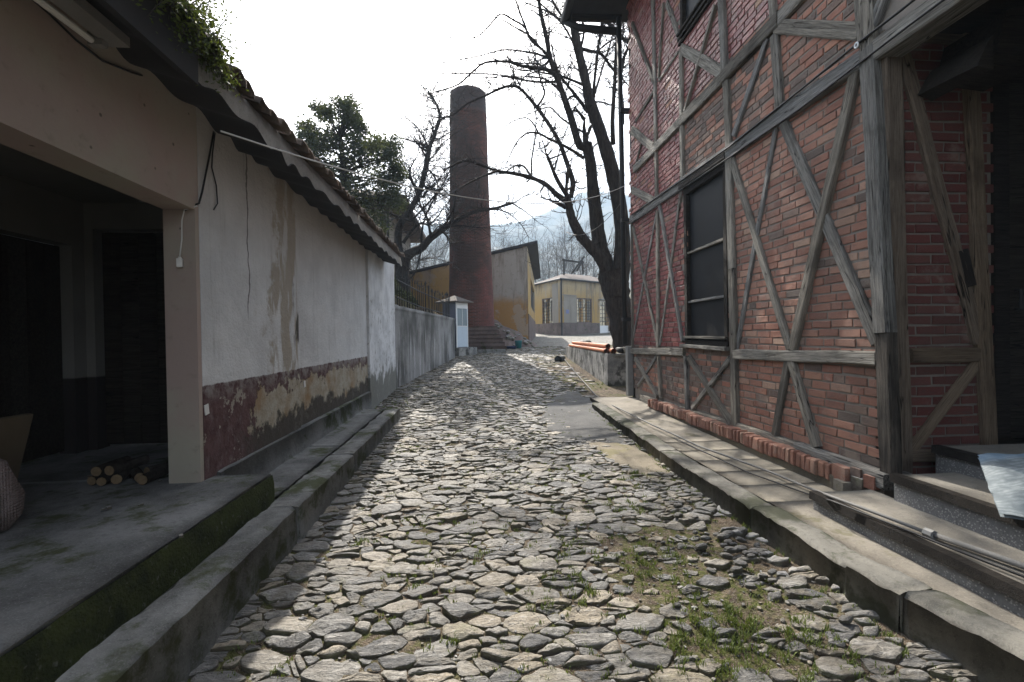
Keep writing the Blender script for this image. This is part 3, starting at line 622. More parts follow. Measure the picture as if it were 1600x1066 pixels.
# ================================================================== LEFT PLASTER BUILDING
lb = thing('plaster_building', 'long low white plaster building with dark red dado, open bay and tiled eave', 'building', (-2.6, 4, .3))
b = MB(); b.panel((-2.0, 3.6), (-2.0, 5.49), .3, 3.3, .22); b.panel((-2.028, 5.49), (-2.028, 8.9), .2, 3.3, .2); b.build('wall', PLAST, lb)
b = MB(); b.panel((-1.985, 8.9), (-1.985, 11.64), .1, 3.3, .3, ztop=(3.3, 3.62)); b.panel((-2.0, 11.645), (-7, 11.645), .1, 3.6, .2); b.build('end_wall', BUTT, lb, label='brighter rough plaster end of the wall')
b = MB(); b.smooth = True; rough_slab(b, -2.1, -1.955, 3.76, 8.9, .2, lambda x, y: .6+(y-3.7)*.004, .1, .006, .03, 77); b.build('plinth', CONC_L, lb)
b = MB(); b.box((-2.222, 3.555, .575), (-2.0035, 3.602, 2.54)); b.build('pier', BEAMP, lb)
b = MB(); b.box((-2.218, -3, 2.54), (-2.002, 3.597, 3.3)); b.build('lintel_beam', BEAMP, lb)
b = MB(); b.panel((-3.72, -3), (-3.72, 4.8), .4, 3.2, .15, [(6.68, 7.66, .4, 2.5)]); b.panel((-3.72, 4.8), (-2.222, 4.8), .4, 3.2, .15, [(.08, 1.25, .4, 2.68)]); b.build('inner_wall', INNER, lb)
b = MB(); b.box((-3.9, -3, 2.93), (-2.22, 4.95, 3.0)); b.build('bay_ceiling', INNER, lb)
b = MB(); b.box((-3.95, 3.6, .1), (-2.05, 5.1, .572)); b.build('bay_floor', CONC_L, lb)
b = MB(); b.panel((-7, 11.6), (-7, -3), .1, 3.5, .2); b.box((-7, -3.2, .1), (-2.0, -3.02, 3.5)); b.build('rear_wall', BUTT, lb)
for (nm, P, D, n, wd, z1) in (('door', Vector((-3.84, 3.68, 0)), Vector((0, 1, 0)), 6, .163, 2.5), ('door', Vector((-3.64, 4.92, 0)), Vector((1, 0, 0)), 7, .167, 2.68)):  # near-black boards fill the open doorways, standing for the unlit rooms behind
    b = MB(); h = P+D*(n*wd/2); b.obox((h.x-.035*D.y, h.y+.035*D.x, .58+(z1-.58)/2), (n*wd, .02, z1-.6), math.atan2(D.y, D.x)); dr = b.build(nm, WOODK, lb, label='near-black boards standing in for a dark open doorway of the bay')
    for i in range(n):
        q = MB(); h = P+D*((i+.5)*wd); q.obox((h.x, h.y, .59+(z1-.59)/2), (wd-.012, .035+.004*(i % 3), z1-.62), math.atan2(D.y, D.x)); q.build('door_plank', WOODK, dr)
# eave: wavy sheet, mortar strip, barrel tiles
def wave(y): return .026*math.sin(2*math.pi*y/.43+.9*math.sin(y*1.7)+nz(y*.9, 8)*2)*(1+nz(y*1.1, 5)*.9)*(1 if y < 7 else .6)+nz(y*1.3, 3)*.03+nz(y*6, 4)*.008
ysr = frange(-3, 10.45, .045); b = MB(); b.smooth = True
xr = (-1.6, -1.75, -1.95, -2.25, -3.2, -4.6, -7.2)
for y in ysr:
    for i, x in enumerate(xr): b.v.append((x+nz(y*2, x)*.01, y, 3.135+(-1.6-x)*(.30 if x > -4.7 else .1)+wave(y)*(1 if i < 5 else .5)))
n = len(xr)
for j in range(len(ysr)-1):
    for i in range(n-1): b.face((j*n+i, j*n+i+1, (j+1)*n+i+1, (j+1)*n+i))
b.build('eave_sheet', SOFF, lb)
b = MB(); b.smooth = True
ysm = [y for y in ysr if y > 2.8]
for y in ysm: w0 = 3.14+wave(y); b.v += [(-1.612+nz(y*5, 2)*.008, y, w0), (-1.618+nz(y*4, 1)*.015, y, (w0+3.33)/2), (-1.65+nz(y*6, 1)*.01, y, 3.345), (-1.9, y, 3.42)]
for j in range(len(ysm)-1):
    for i in range(3): b.face((j*4+i, j*4+i+1, j*4+5+i, j*4+4+i))
b.build('eave_mortar', MORTL, lb)
def tile_mesh(k):
    b = MB(); b.smooth = True; q = random.Random(k); N = 7
    for (x, z, r) in ((.06, 0, .092), (-.2, .085, .086), (-.46, .17, .08)):
        for i in range(N): t = math.pi*i/(N-1); b.v.append((x+q.uniform(-.012, .012)*(x > 0), math.cos(t)*r, z+math.sin(t)*r*.85))
    for (x, z, r) in ((.06, 0, .074), (-.46, .17, .062)):
        for i in range(N): t = math.pi*i/(N-1); b.v.append((x, math.cos(t)*r, z+math.sin(t)*r*.82))
    for a, c in ((0, N), (N, 2*N)):
        for i in range(N-1): b.face((a+i, a+i+1, c+i+1, c+i))
    for i in range(N-1): b.face((3*N+i+1, 3*N+i, 4*N+i, 4*N+i+1)); b.face((i+1, i, 3*N+i, 3*N+i+1))
    return b.mesh('roof_tile', TILE)
TM = [tile_mesh(i) for i in range(4)]
for row in range(3):
    y = -.5 if row else 2.9
    while y < 10.4:
        o = new_obj('roof_tile', R.choice(TM), lb); o.location = (-1.62-row*.42+R.uniform(-.02, .02), y, 3.335+row*.14+R.uniform(-.012, .012)); o.rotation_euler = (R.uniform(-.05, .05), R.uniform(-.03, .03), R.uniform(-.06, .06)); y += .195+R.uniform(-.008, .008)
b = MB(); b.poly([(-2.6, -3, 3.66), (-2.6, 10.42, 3.66), (-4.7, 10.42, 4.4), (-4.7, -3, 4.4)]); b.poly([(-4.7, -3, 4.4), (-4.7, 10.42, 4.4), (-7.3, 10.42, 3.5), (-7.3, -3, 3.5)]); b.poly([(-1.7, -3, 3.36), (-1.7, 10.42, 3.36), (-2.6, 10.42, 3.66), (-2.6, -3, 3.66)]); b.build('roof_plane', TILE, lb)
b = MB(); b.hexa([(-1.56, -3, 3.36), (-1.5, 3.02, 3.33), (-2.5, 3.05, 3.62), (-2.5, -3, 3.64), (-1.58, -3, 3.40), (-1.52, 3.02, 3.37), (-2.5, 3.05, 3.66), (-2.5, -3, 3.68)]); b.box((-1.6, -3, 3.06), (-1.565, 2.84, 3.362)); b.build('roof_sheet', SOFF, lb, label='flat dark sheet over the eave under the ivy')
# lamp under the eave
lt = thing('tube_lamp', 'unlit white tube lamp in grey casing fixed under the eave', 'lamp', (-1.87, 2.0, 3.08))
b = MB(); b.tube([(-1.88, 1.25, 3.085), (-1.88, 2.5, 3.095)], .016, 8); b.build('tube', TUBEW, lt)
b = MB(); b.obox((-1.8, 1.9, 3.13), (.1, 1.35, .05), 0); b.build('casing', CASEG, lt)
b = MB(); b.box((-1.9, 2.5, 3.075), (-1.83, 2.54, 3.14)); b.box((-1.9, 1.22, 3.075), (-1.83, 1.25, 3.14)); b.build('end_cap', CASEG, lt)
# ivy hanging over the eave
iv = thing('ivy', 'bushy green ivy spilling over the eave of the plaster building', 'ivy', (-1.6, 2.5, 3.4))
b = MB(); s_ = MB()
def leaf(b, p, sz, flat=False):
    a = Vector((R.gauss(0, 1), R.gauss(0, 1), R.gauss(0, .7))).normalized(); c = a.cross(Vector((R.gauss(0, 1), R.gauss(0, 1), R.gauss(0, 1)))).normalized(); w_ = sz*R.uniform(.35, .55)
    p = Vector(p); b.poly([p-a*sz*.5, p+c*w_*.5-a*sz*.1, p+a*sz*.5, p-c*w_*.5-a*sz*.1])
for i in range(330):
    y = R.uniform(1.3, 3.05); x = R.uniform(-2.0, -1.52); z = 3.42+(-1.5-x)*.35; h = R.uniform(.05, .34)*(1-.5*abs(y-2.2)/1.2); pts_ = [Vector((x, y, z))]
    d = Vector((R.gauss(.1, .3), R.gauss(0, .4), 1.0))
    for k in range(5): d = (d+Vector((R.gauss(.06, .25), R.gauss(0, .25), -.22))).normalized(); pts_.append(pts_[-1]+d*h*.3)
    if i % 2: 
        pts_ = [Vector((-1.53+R.uniform(-.1, .03), y, 3.4))]; L = R.uniform(.05, .26)
        for k in range(5): pts_.append(pts_[-1]+Vector((R.gauss(.006, .015), R.gauss(.01, .025), -L/5)))
    s_.tube(pts_, .003, 3, False)
    for k in range(38): q = R.choice(pts_); leaf(b, q+Vector((R.gauss(0, .035), R.gauss(0, .035), R.gauss(0, .03))), R.uniform(.016, .036))
b.build('leaves', IVY, iv, kind='stuff'); s_.build('stems', TWIG, iv, kind='stuff')
# loose wires on the left wall
def cable(name, pts, r, mat, label, n=5, sag=0):
    P = [Vector(p) for p in pts]; out = []
    for i in range(len(P)-1):
        for k in range(8): t = k/8; out.append(P[i].lerp(P[i+1], t)-Vector((0, 0, sag*4*t*(1-t))))
    out.append(P[-1]); b = MB(); b.smooth = True; b.tube(out, r, n); c = sum(P, Vector())/len(P)
    return b.build(name, mat, None, label, 'cable')
cable('wire', [atx(x, y, -1.992) for x, y in ((40, -10), (75, 20), (118, 62), (160, 95), (205, 113), (222, 118))], .006, CABLE, 'thin dark wire sagging across the beam below the tube lamp')
cable('wire', [atx(x, y, -1.99) for x, y in ((336, 208), (332, 240), (331, 262), (338, 290), (340, 318), (334, 328))], .005, CABLE, 'frayed dark wire dangling from the eave beside the bay corner')
cable('wire', [atx(x, y, -1.985) for x, y in ((334, 206), (326, 250), (316, 300), (311, 318))]+[aty(300, 322, 3.55), aty(287, 330, 3.55)], .007, CABLE, 'dark wire running down the corner into the bay')
sk = thing('hanging_socket', 'small cream socket hanging by its white cord from the bay pier', 'socket', aty(282, 412, 3.53))
b = MB(); b.tube([aty(x, y, 3.545) for x, y in ((308, 322), (288, 328), (284, 345), (284, 375), (281, 400))], .0045, 5); b.build('cord', TUBEW, sk)
b = MB(); p = aty(281, 411, 3.53); b.obox(p, (.035, .03, .06), .3); b.tube([p+Vector((0, 0, .03)), p+Vector((0, 0, .045))], [.014, .008], 6); b.build('socket_body', TUBEW, sk)
# things on the platform
lg = [(-2.74, 3.55, 0), (-2.66, 3.53, 0), (-2.58, 3.56, 0), (-2.70, 3.54, 1), (-2.62, 3.55, 1), (-2.45, 3.6, 0), (-2.38, 3.52, 0), (-2.5, 3.75, 0), (-2.3, 3.7, 0)]
for i, (x, y, lv) in enumerate(lg):
    r = R.uniform(.03, .04); a = R.uniform(-.35, .35) if i < 5 else R.uniform(-1.2, 1.2); z = .585+r+lv*.066; d = Vector((math.sin(a), math.cos(a), 0))
    L = ('leftmost log in the bottom row of the small firewood pile', 'middle log in the bottom row of the small firewood pile', 'right log in the bottom row of the small firewood pile', 'left log on top of the small firewood pile', 'right log on top of the small firewood pile',
         'loose log lying just right of the small firewood pile', 'loose log lying nearest the bay pier in front of the others', 'loose log lying behind the others by the dark end doorway', 'loose log lying last on the right behind the bay pier')[i]
    o = thing('firewood_log', L, 'firewood', (x, y, .585), 'firewood on the platform floor'); b = MB(); b.tube([Vector((x, y, z)), Vector((x, y, z))+d*.15, Vector((x, y, z))+d*.32], [r, r*1.04, r*.97], 9, False, .05); b.build('bark', BARK, o)
    b = MB(); b.tube([Vector((x, y, z))-d*.002, Vector((x, y, z))+d*.003], r*.93, 9); b.build('cut_end', LOGEND, o)
sa = MB(); sa.smooth = True; N = 36; k0 = Vector((-2.74, 2.72, .585))
for (r, z) in ((.1, 0), (.2, .01), (.235, .08), (.24, .18), (.22, .29), (.17, .37), (.09, .42), (.05, .44), (.07, .48)):
    for j in range(N): t = 2*math.pi*j/N; q = r*.95*(1+.16*nz(math.cos(t)*2, math.sin(t)*2, z*6)+.07*nz(math.cos(t)*5, math.sin(t)*5, z*14)); sa.v.append((k0.x+math.cos(t)*q, k0.y+math.sin(t)*q*.8, k0.z+z+nz(t, z*9)*.012))
for i in range(8):
    for j in range(N): sa.face((i*N+j, i*N+(j+1) % N, (i+1)*N+(j+1) % N, (i+1)*N+j))
sa.build('sack', SACKP, None, 'full pinkish grey sack tied at its neck on the platform', 'sack')
b = MB(); b.obox((-3.02, 3.1, .585+.28), (.03, .5, .56), Matrix.Rotation(.25, 3, 'Y')); b.build('cardboard_sheet', CARD, None, 'brown cardboard sheet leaning behind the sack in the open bay', 'cardboard')
b = MB(); sp = frange(0, 1, .05)
for (px, py) in ((161, 797), (283, 839), (170, 795), (220, 790), (140, 745), (250, 752)):
    p = atz(px, py, .59); k = R.uniform(.012, .022); b.obox(p+Vector((0, 0, k*.3)), (k*1.6, k, k*.6), R.uniform(0, 3))
b.build('litter', PALE, None, 'scraps of pale litter on the concrete platform', 'litter', kind='stuff')
# white scraps of paper on the dado
for (px, py, L) in ((323, 640, 'small white paper scrap stuck low on the red dado by the pier'), (476, 600, 'small white paper scrap stuck on the dado at the wall groove')):
    p = atx(px, py, -1.995 if px < 400 else -2.022); b = MB(); b.obox(p, (.006, .05, .075), Matrix.Rotation(.15, 3, 'X')); b.build('paper_scrap', TUBEW, None, L, 'paper')

# ================================================================== RIGHT TIMBER-FRAMED HOUSE
RX = 3.1; rh = thing('timber_framed_house', 'tall half-timbered brick house with weathered grey beams on the right', 'house', (5.5, 4, .3))
ua = atx(1064, 67, RX); ub = atx(1127, 20, RX); WIN = [(5.66, 6.86, 1.43, 3.74), (ub.y+.06, ua.y, ua.z, 8.05)]
b = MB(); b.panel((RX+.012, 9.35), (RX+.012, 3.5), .25, 8.3, .2, [(9.35-y1, 9.35-y0, z0, z1) for y0, y1, z0, z1 in WIN]); b.panel((RX+.012, 3.418), (RX+.012, -2.5), 3.86, 8.3, .2)
b.panel((RX+.214, 3.432), (4.02, 3.432), .25, 3.86, .2); b.panel((5.3, 3.45), (9, 3.45), .25, 3.86, .2); b.panel((9, 9.35), (RX+.012, 9.35), .25, 8.3, .15); b.build('wall', MORT, rh)
b = MB(); b.box((RX+.02, -2.5, 3.865), (9, 3.42, 3.97)); b.box((5.4, -2.4, .3), (5.5, 3.44, 3.86)); b.box((3.3, -.1, .3), (5.4, 0, 3.86)); b.box((3.24, 3.9, .3), (9, 9.2, .4)); b.box((8.9, -2.5, .3), (9, 9.2, 8.3)); b.box((RX+.3, -2.5, 8.0), (9, 9.3, 8.05)); b.box((3.6, -2.5, 3.97), (8.9, -2.4, 8)); b.build('light_block_shell', WOODK, rh)  # porch soffit, plus unseen walls added to block light and darken the porch
b = MB(); b.hexa([(1.98, -3, 8.22), (9.6, -3, 8.32), (9.6, 9.95, 8.32), (1.98, 9.95, 8.22), (1.98, -3, 8.34), (5.8, -3, 10), (5.8, 9.95, 10), (1.98, 9.95, 8.34)]); b.build('roof', SOFF, rh)
b = MB(); b.smooth = True; b.tube([(1.92, -3, 8.2), (1.92, 9.9, 8.2)], .085, 8); b.tube([(1.92, 9.85, 8.18), (2.2, 9.8, 8.0), (2.95, 9.5, 7.75)], .075, 8); b.build('gutter', IRON, rh)
for i in range(7): b = MB(); y = 9.75-i*.75; b.box((2.05, y-.05, 8.12), (3.1, y+.05, 8.235)); b.build('rafter_end', WOODK, rh)
# bricks
def pixarea(p, nrm):
    v = Vector(p)-EYE; return abs(v.normalized().dot(nrm))/v.length_squared
items = []; CH = .0785; row = 0; z = .56
while z < 8.2:
    y = 3.40+.19*(z-.6)/3.2-(.07 if row % 2 else 0)+R.uniform(-.02, .02)
    while y < 9.33:
        L = .225 if R.random() < .85 else .115; c = y+L/2; y += L+.014
        if c > 9.33 or any(y0-.02 < c < y1+.02 and z0-.03 < z < z1+.03 for y0, y1, z0, z1 in WIN): continue
        if c > 6.95 and z > 1.42 or z > 4.9: m = BRK_R if R.random() < .93 else BRK_N
        elif c > 5.55 and (3.8 < z or z < 1.42): m = BRK_S if R.random() < .6 else BRK_N
        elif z > 3.85: m = BRK_S if R.random() < .25 else BRK_N
        else: m = BRK_N if R.random() < .93 else BRK_S
        p = Vector((RX+.014, c, z+R.uniform(-.004, .004)+nz(c*.8, row*.4)*.008)); rel = .022 if m is BRK_R else .013
        items.append((p, L, .0635, rel+R.uniform(0, .012), math.pi, m, pixarea(p, Vector((1, 0, 0)))*L))
    z += CH; row += 1
row = 0; z = .34
while z < 3.84:
    x = 3.15-(.11 if row % 2 else 0)
    while x < 4.0:
        L = .225; c = x+L/2; x += L+.014
        if 3.16 < c < 3.98: p = Vector((c, 3.43, z)); items.append((p, L, .062, .014+R.uniform(0, .008), -math.pi/2, BRK_P, pixarea(p, Vector((0, 1, 0)))*L))
    z += CH; row += 1
place_bricks(rh, items, 300)
# timbers on the lane front (photo px along the wall plane x = RX)
NX = Vector((-1, 0, 0)); NY = Vector((0, -1, 0))
def tb(x0, y0, x1, y1, wd, proud=.02, mat=None): return beam(rh, atx(x0, y0, RX), atx(x1, y1, RX), wd, NX, mat, proud)
for t in ((1357, -40, 1361, 76, .14, .05), (1021, -30, 1026, 200, .11, .032), (1026, 200, 1028, 314, .11, .034), (1029, 330, 1030, 543, .1, .033), (1031, 556, 1034, 622, .1, .032),
          (1066, 76, 1068, 290, .11, .03), (1073, 556, 1076, 640, .08, .03), (1129, -20, 1135, 112, .13, .034), (1135, 112, 1141, 235, .13, .036), (1141, 245, 1146, 420, .14, .04), (1146, 420, 1151, 664, .14, .04),
          (1208, -10, 1212, 45, .11, .03), (1212, 55, 1220, 172, .12, .03), (1345, -20, 1351, 72, .08, .035), (988, 345, 990, 545, .06, .03), (1371, 300, 1376, 540, .04, .03)): tb(*t)
beam(rh, atx(1362, 76, RX), atx(1384, 520, RX), .14, NX, WOOD, .045, .03); beam(rh, atx(1384, 520, RX), atx(1392, 738, RX), .14, NX, WOODC, .047, .03)
for t in ((985, 548, 1071, 551, .13, .042), (1150, 553, 1375, 560, .125, .042), (987, 344, 1069, 287, .17, .044), (1069, 287, 1141, 237, .17, .046), (1139, 239, 1352, 92, .17, .044),
          (993, 264, 1066, 190, .16, .042), (1066, 190, 1134, 119, .17, .042), (1132, 121, 1221, 29, .17, .042), (1219, 31, 1262, -18, .17, .044)): tb(*t)
b0 = atx(1352, 92, RX); beam(rh, b0, (RX, 1.0, b0.z-.02), .17, NX, None, .046)
for t in ((1002, 622, 1160, 673, .15, .03), (1150, 668, 1292, 722, .16, .036), (1254, 701, 1398, 753, .13, .085)): tb(*t)
for t in ((1066, 76, 1129, 114, .16, .026), (1216, 42, 1348, 50, .14, .03), (989, 203, 1022, 231, .16, .028), (989, 297, 1026, 316, .15, .028),
          (1145, 250, 1236, 546, .1, .03), (1216, 184, 1152, 545, .075, .018), (1220, 178, 1372, 537, .125, .026), (1345, 92, 1241, 546, .11, .04), (1233, 563, 1212, 680, .1, .024), (1239, 564, 1279, 699, .105, .034),
          (1078, 558, 1145, 663, .1, .03), (1142, 560, 1083, 638, .085, .018), (994, 561, 1029, 620, .09, .028), (1026, 557, 997, 603, .075, .018), (990, 355, 1030, 539, .09, .028), (1027, 330, 988, 539, .06, .017), (1031, 316, 1068, 534, .085, .028), (1065, 300, 1032, 539, .065, .017),
          (1201, 60, 1148, 212, .1, .022), (1043, 5, 1065, 66, .1, .02), (1038, 5, 1030, 122, .06, .018), (989, 37, 1024, 130, .08, .024), (1060, 82, 1030, 126, .06, .018), (1024, 140, 994, 190, .07, .022), (1120, 8, 1072, 174, .06, .036), (1006, 212, 991, 268, .05, .018), (1384, -4, 1366, 42, .1, .03)): tb(*t)
# timbers of the porch wall (plane y = 3.42)
def te(x0, y0, x1, y1, wd, proud=.02, mat=None, y=3.42): return beam(rh, aty(x0, y0, y), aty(x1, y1, y), wd, NY, mat or WOODB, proud)
te(1391, 50, 1407, 748, .155, .03); te(1508, 20, 1542, 702, .13, .03); te(1404, 70, 1526, 536, .11, .022); te(1420, 556, 1530, 554, .12, .026); te(1412, 52, 1508, 61, .13, .024); te(1527, 566, 1424, 704, .1, .02); te(1415, 712, 1462, 712, .1, .028)
tc = te(1498, 392, 1512, 448, .112, .030, WOODK); tc['label'] = 'burnt black patch on the porch brace'
# door in the porch
b = MB(); b.box((4.025, 3.47, .3), (5.4, 3.5, 3.86)); dr = b.build('door', WOODK, rh, label='dark plank door under the porch')
for i in range(10): b = MB(); x = 4.03+i*.135; b.box((x, 3.41+.012*(i % 3), .74), (x+.124, 3.47, 3.8)); b.build('door_plank', WOODK, dr)
b = MB(); b.tube([(4.2, 3.41, 1.75), (4.2, 3.37, 1.75), (4.2, 3.37, 1.9), (4.2, 3.41, 1.9)], .012, 6); b.build('handle', IRON, dr)
# dark canopy bracket
for (x, z, l, h) in ((3.36, 3.36, .12, .16), (3.5, 3.44, .4, .3)):
    b = MB(); b.hexa([(x, 2.95, z), (x+l, 2.95, z-.02), (x+l, 3.38, z-.02), (x, 3.38, z+.02), (x+.08, 2.95, z+h), (x+l, 2.95, z+h+.05), (x+l, 3.38, z+h+.05), (x+.08, 3.38, z+h)]); b.build('canopy_bracket', WOODK, rh)
# windows
def window(y0, y1, z0, z1, bars):
    fr = MB(); x0, x1 = RX-.012, RX+.1
    for (a, c, e, f) in ((y0, y0+.075, z0, z1), (y1-.075, y1, z0, z1), (y0+.075, y1-.075, z1-.1, z1), (y0+.075, y1-.075, z0, z0+.07)): fr.box((x0, a, e), (x1, c, f))
    wo = fr.build('window', WOODK, rh)
    zs = [z0+.07]+bars+[z1-.1]
    for i in range(len(zs)-1): q = MB(); q.box((RX+.05, y0+.075, zs[i]+.003), (RX+.06, y1-.075, zs[i+1]-.003)); q.build('pane', PANE, wo)
    for zb in bars: beam(wo, (RX+.03, y1-.07, zb), (RX+.03, y0+.07, zb), .035, NX, WOOD, .02, .05, 'glazing_bar', .002)
    return wo
wo = window(*WIN[0], [2.06, 2.78]); beam(wo, (RX-.035, 6.9, 1.42), (RX-.035, 5.6, 1.40), .05, NX, WOOD, .04, .16, 'window_sill', .003); beam(wo, (RX, 6.88, 1.545), (RX, 5.66, 1.535), .04, NX, WOOD, .03, .05, 'glazing_bar', .002)
beam(wo, (RX, 6.92, 3.79), (RX, 5.6, 3.77), .09, NX, WOODK, .05, .08, 'window_head', .003)
wu = window(*WIN[1], [7.0]); 
for i in range(3): beam(wu, (RX, WIN[1][1]+.03, WIN[1][2]-.02+i*.07), (RX, WIN[1][0]-.05, WIN[1][2]-.02+i*.07), .045, NX, WOODK, .035+.01*i, .05, 'window_sill', .004)
# brick-on-edge ledge and footing
b = MB(); b.smooth = True; rough_slab(b, 2.965, 3.11, 3.3, 8.15, .15, lambda x, y: .335, .1, .004, .012, 88); b.build('footing', SLABC, rh)
y = 3.8
LM = []
for i in range(5):
    q = random.Random(i+50); b = MB(); j = lambda a: q.uniform(-a, a); v = []
    for (x, yy, zz) in ((-.5, -.5, -.5), (.5, -.5, -.5), (.5, .5, -.5), (-.5, .5, -.5), (-.5, -.5, .5), (.5, -.5, .5), (.5, .5, .5), (-.5, .5, .5)): v.append((x+j(.04), yy+j(.05), zz+j(.05)))
    b.hexa(v); me = b.mesh('ledge_brick', BRK_N); LM.append(me)
    bm_ = bmesh.new(); bm_.from_mesh(me); bmesh.ops.bevel(bm_, geom=bm_.edges[:], offset=.09, segments=1, affect='EDGES'); bm_.to_mesh(me); bm_.free()
while y < 8.05:
    wdt = R.uniform(.05, .062); o = new_obj('ledge_brick', R.choice(LM), rh); sink = nz(y*2, 7)*.012
    o.matrix_basis = Matrix.Translation((3.03+R.uniform(-.014, .01), y+wdt/2, .402+sink+R.uniform(-.006, .006))) @ Matrix.Rotation(R.uniform(-.06, .06), 4, 'X') @ Matrix.Diagonal((.17, wdt, .135, 1)); y += wdt+R.uniform(.008, .02)
for (p, s, m) in (((3.02, 3.68, .42), (.15, .16, .14), BRK_N), ((3.03, 3.53, .36), (.13, .1, .16), PALE), ((3.0, 3.62, .34), (.2, .12, .09), CONC_W), ((3.03, 3.74, .34), (.16, .1, .1), STONE), ((3.04, 3.44, .43), (.1, .09, .1), BRK_N), ((3.04, 3.56, .47), (.12, .09, .07), BRK_S)):
    b = MB(); b.obox(p, s, R.uniform(-.15, .15)); b.build('footing_stone', m, rh)
b = MB()                                             # mortar chunk behind the footing stones
b.box((3.05, 3.36, .25), (3.2, 3.8, .49)); b.build('footing_core', MORT, rh)

# steps to the porch
def step(x0, x1, y1, z, lab, fx=.0):
    o = thing('step', lab, 'step', (x0, 1.5, z-.2), 'terrazzo porch steps'); b = MB(); b.smooth = True; rough_slab(b, x0+.012, x1, -1.9, y1, .1, lambda x, y: z-.004, .12, .002, .003, z*9); b.build('tread', TREAD, o)
    b = MB(); b.box((x0+.004, -1.9, .1), (x0+.02, y1-.004, z-.058)); b.build('riser', TERR, o)
    b = MB(); b.hexa([(x0-.022, -1.92, z-.055), (x0+.04, -1.92, z-.055), (x0+.04, y1+.006, z-.055), (x0-.022, y1+.006, z-.055), (x0-.018, -1.92, z), (x0+.04, -1.92, z+.002), (x0+.04, y1+.006, z+.002), (x0-.018, y1+.006, z)]); b.build('nosing', WOODK, o)
step(2.48, 2.95, 3.36, .405, 'lowest long terrazzo step with black nosing beside the pavement'); step(2.91, 3.42, 3.13, .588, 'middle terrazzo step with black nosing below the plastic sack'); step(3.37, 5.4, 3.27, .742, 'topmost porch step with black nosing at the foot of the dark door')

# plastic sack on the steps
b = MB(); b.smooth = True; NU, NV = 14, 18; c0, c1, c2, c3 = atz(1527, 714, .77), Vector((4.1, 2.75, .80)), atz(1563, 806, .60), Vector((3.3, 1.9, .60))
for side in (0, 1):
    for i in range(NU+1):
        for j in range(NV+1):
            u, v = i/NU, j/NV; p = c0.lerp(c1, u).lerp(c2.lerp(c3, u), v); bul = math.sin(math.pi*u)**.6*math.sin(math.pi*v)**.6; cr = nz(u*5, v*6, 3)*.03+nz(u*13, v*13, 8)*.012
            p = p+Vector((-.25, -.1, 1)).normalized()*((.06*bul+.012+cr*1.0) if not side else -.006); b.v.append(tuple(p+Vector((cr, cr*.5, 0))))
    k = side*(NU+1)*(NV+1)
    for i in range(NU):
        for j in range(NV): q = k+i*(NV+1)+j; b.face((q, q+1, q+NV+2, q+NV+1) if not side else (q+NV+1, q+NV+2, q+1, q))
g = G('woven_plastic'); uvn = g.n.new('ShaderNodeUVMap'); o_ = g.xyz(uvn.outputs[0]); st = g.m('FRACT', g.m('MULTIPLY', o_[1], 26)); n_ = g.noise(14, 5)
rad = g.m('SQRT', g.m('ADD', g.m('POWER', g.m('MULTIPLY', g.m('SUBTRACT', o_[0], .5), 1.3), 2), g.m('POWER', g.m('SUBTRACT', o_[1], .58), 2)))
ring = g.m('MULTIPLY', g.ss(rad, .12, .13), g.ss(rad, .19, .18)); c = g.mix(g.ss(n_, .35, .65), (.14, .165, .18), (.27, .3, .31)); c = g.mix(g.m('MULTIPLY', g.ss(st, .5, .65), .55), c, (.13, .16, .17)); c = g.mix(g.m('MULTIPLY', ring, .8), c, (.04, .2, .26)); c = g.mix(g.m('MULTIPLY', g.ss(o_[1], .2, .1), .5), c, (.2, .32, .45)); g.bump(n_, .4, .01); PLAS = g.done(c, .6, .3)
sk2 = b.build('plastic_sack', PLAS, None, 'crumpled pale blue striped plastic sack lying on the porch steps', 'sack'); uvl = sk2.data.uv_layers.new(name='UVMap')
for lp in sk2.data.loops: k = lp.vertex_index % ((NU+1)*(NV+1)); uvl.data[lp.index].uv = (k//(NV+1)/NU, k % (NV+1)/NV)
b = MB(); b.box((4.14, 3.1, .745), (4.32, 3.26, .95)); b.box((4.16, 3.12, .95), (4.3, 3.24, .957)); b.build('white_box', WHITEP, None, 'small white box standing on the top porch step by the door', 'box')

# downpipe at the far corner
dp = thing('downpipe', 'black downpipe with a grey lower sleeve at the far corner of the timber house', 'downpipe', (3.0, 9.42, .34))
b = MB(); b.smooth = True; b.tube([(2.95, 9.45, 8.0), (2.97, 9.43, 5), (2.99, 9.42, 1.4)], .05, 10); b.build('pipe', IRON, dp)
b = MB(); b.box((3.0, 9.3, .36), (3.15, 9.44, 1.36)); b.build('lower_sleeve', GALV, dp)
for z in (6.1, 3.9, 1.9): b = MB(); b.obox((3.03, 9.4, z), (.2, .13, .07), 0); b.build('bracket', IRON, dp)
# cables on the house front, insulator
C1 = [(987, 336), (1068, 280), (1140, 229), (1250, 141), (1345, 64), (1400, 22), (1440, -10)]; C2 = [(987, 349), (1069, 293), (1141, 245), (1250, 170), (1357, 88), (1420, 40), (1478, -3)]
cable('wall_cable', [atx(x, y, 3.035) for x, y in C1], .011, CABLE, 'upper black cable stretched along the middle beam of the timber house'); cable('wall_cable', [atx(x, y, 3.03) for x, y in C2], .009, CABLE, 'lower black cable along the underside of the middle beam')
p = atx(1339, 71, 3.03); b = MB(); b.smooth = True; ring = []
for i in range(13): t = 2*math.pi*i/12; ring.append(p+Vector((-.005, math.cos(t)*.016, math.sin(t)*.02)))
b.tube(ring, .007, 6, False); b.build('insulator', WHITEP, None, 'small white ring insulator on the middle beam near the house corner', 'insulator')

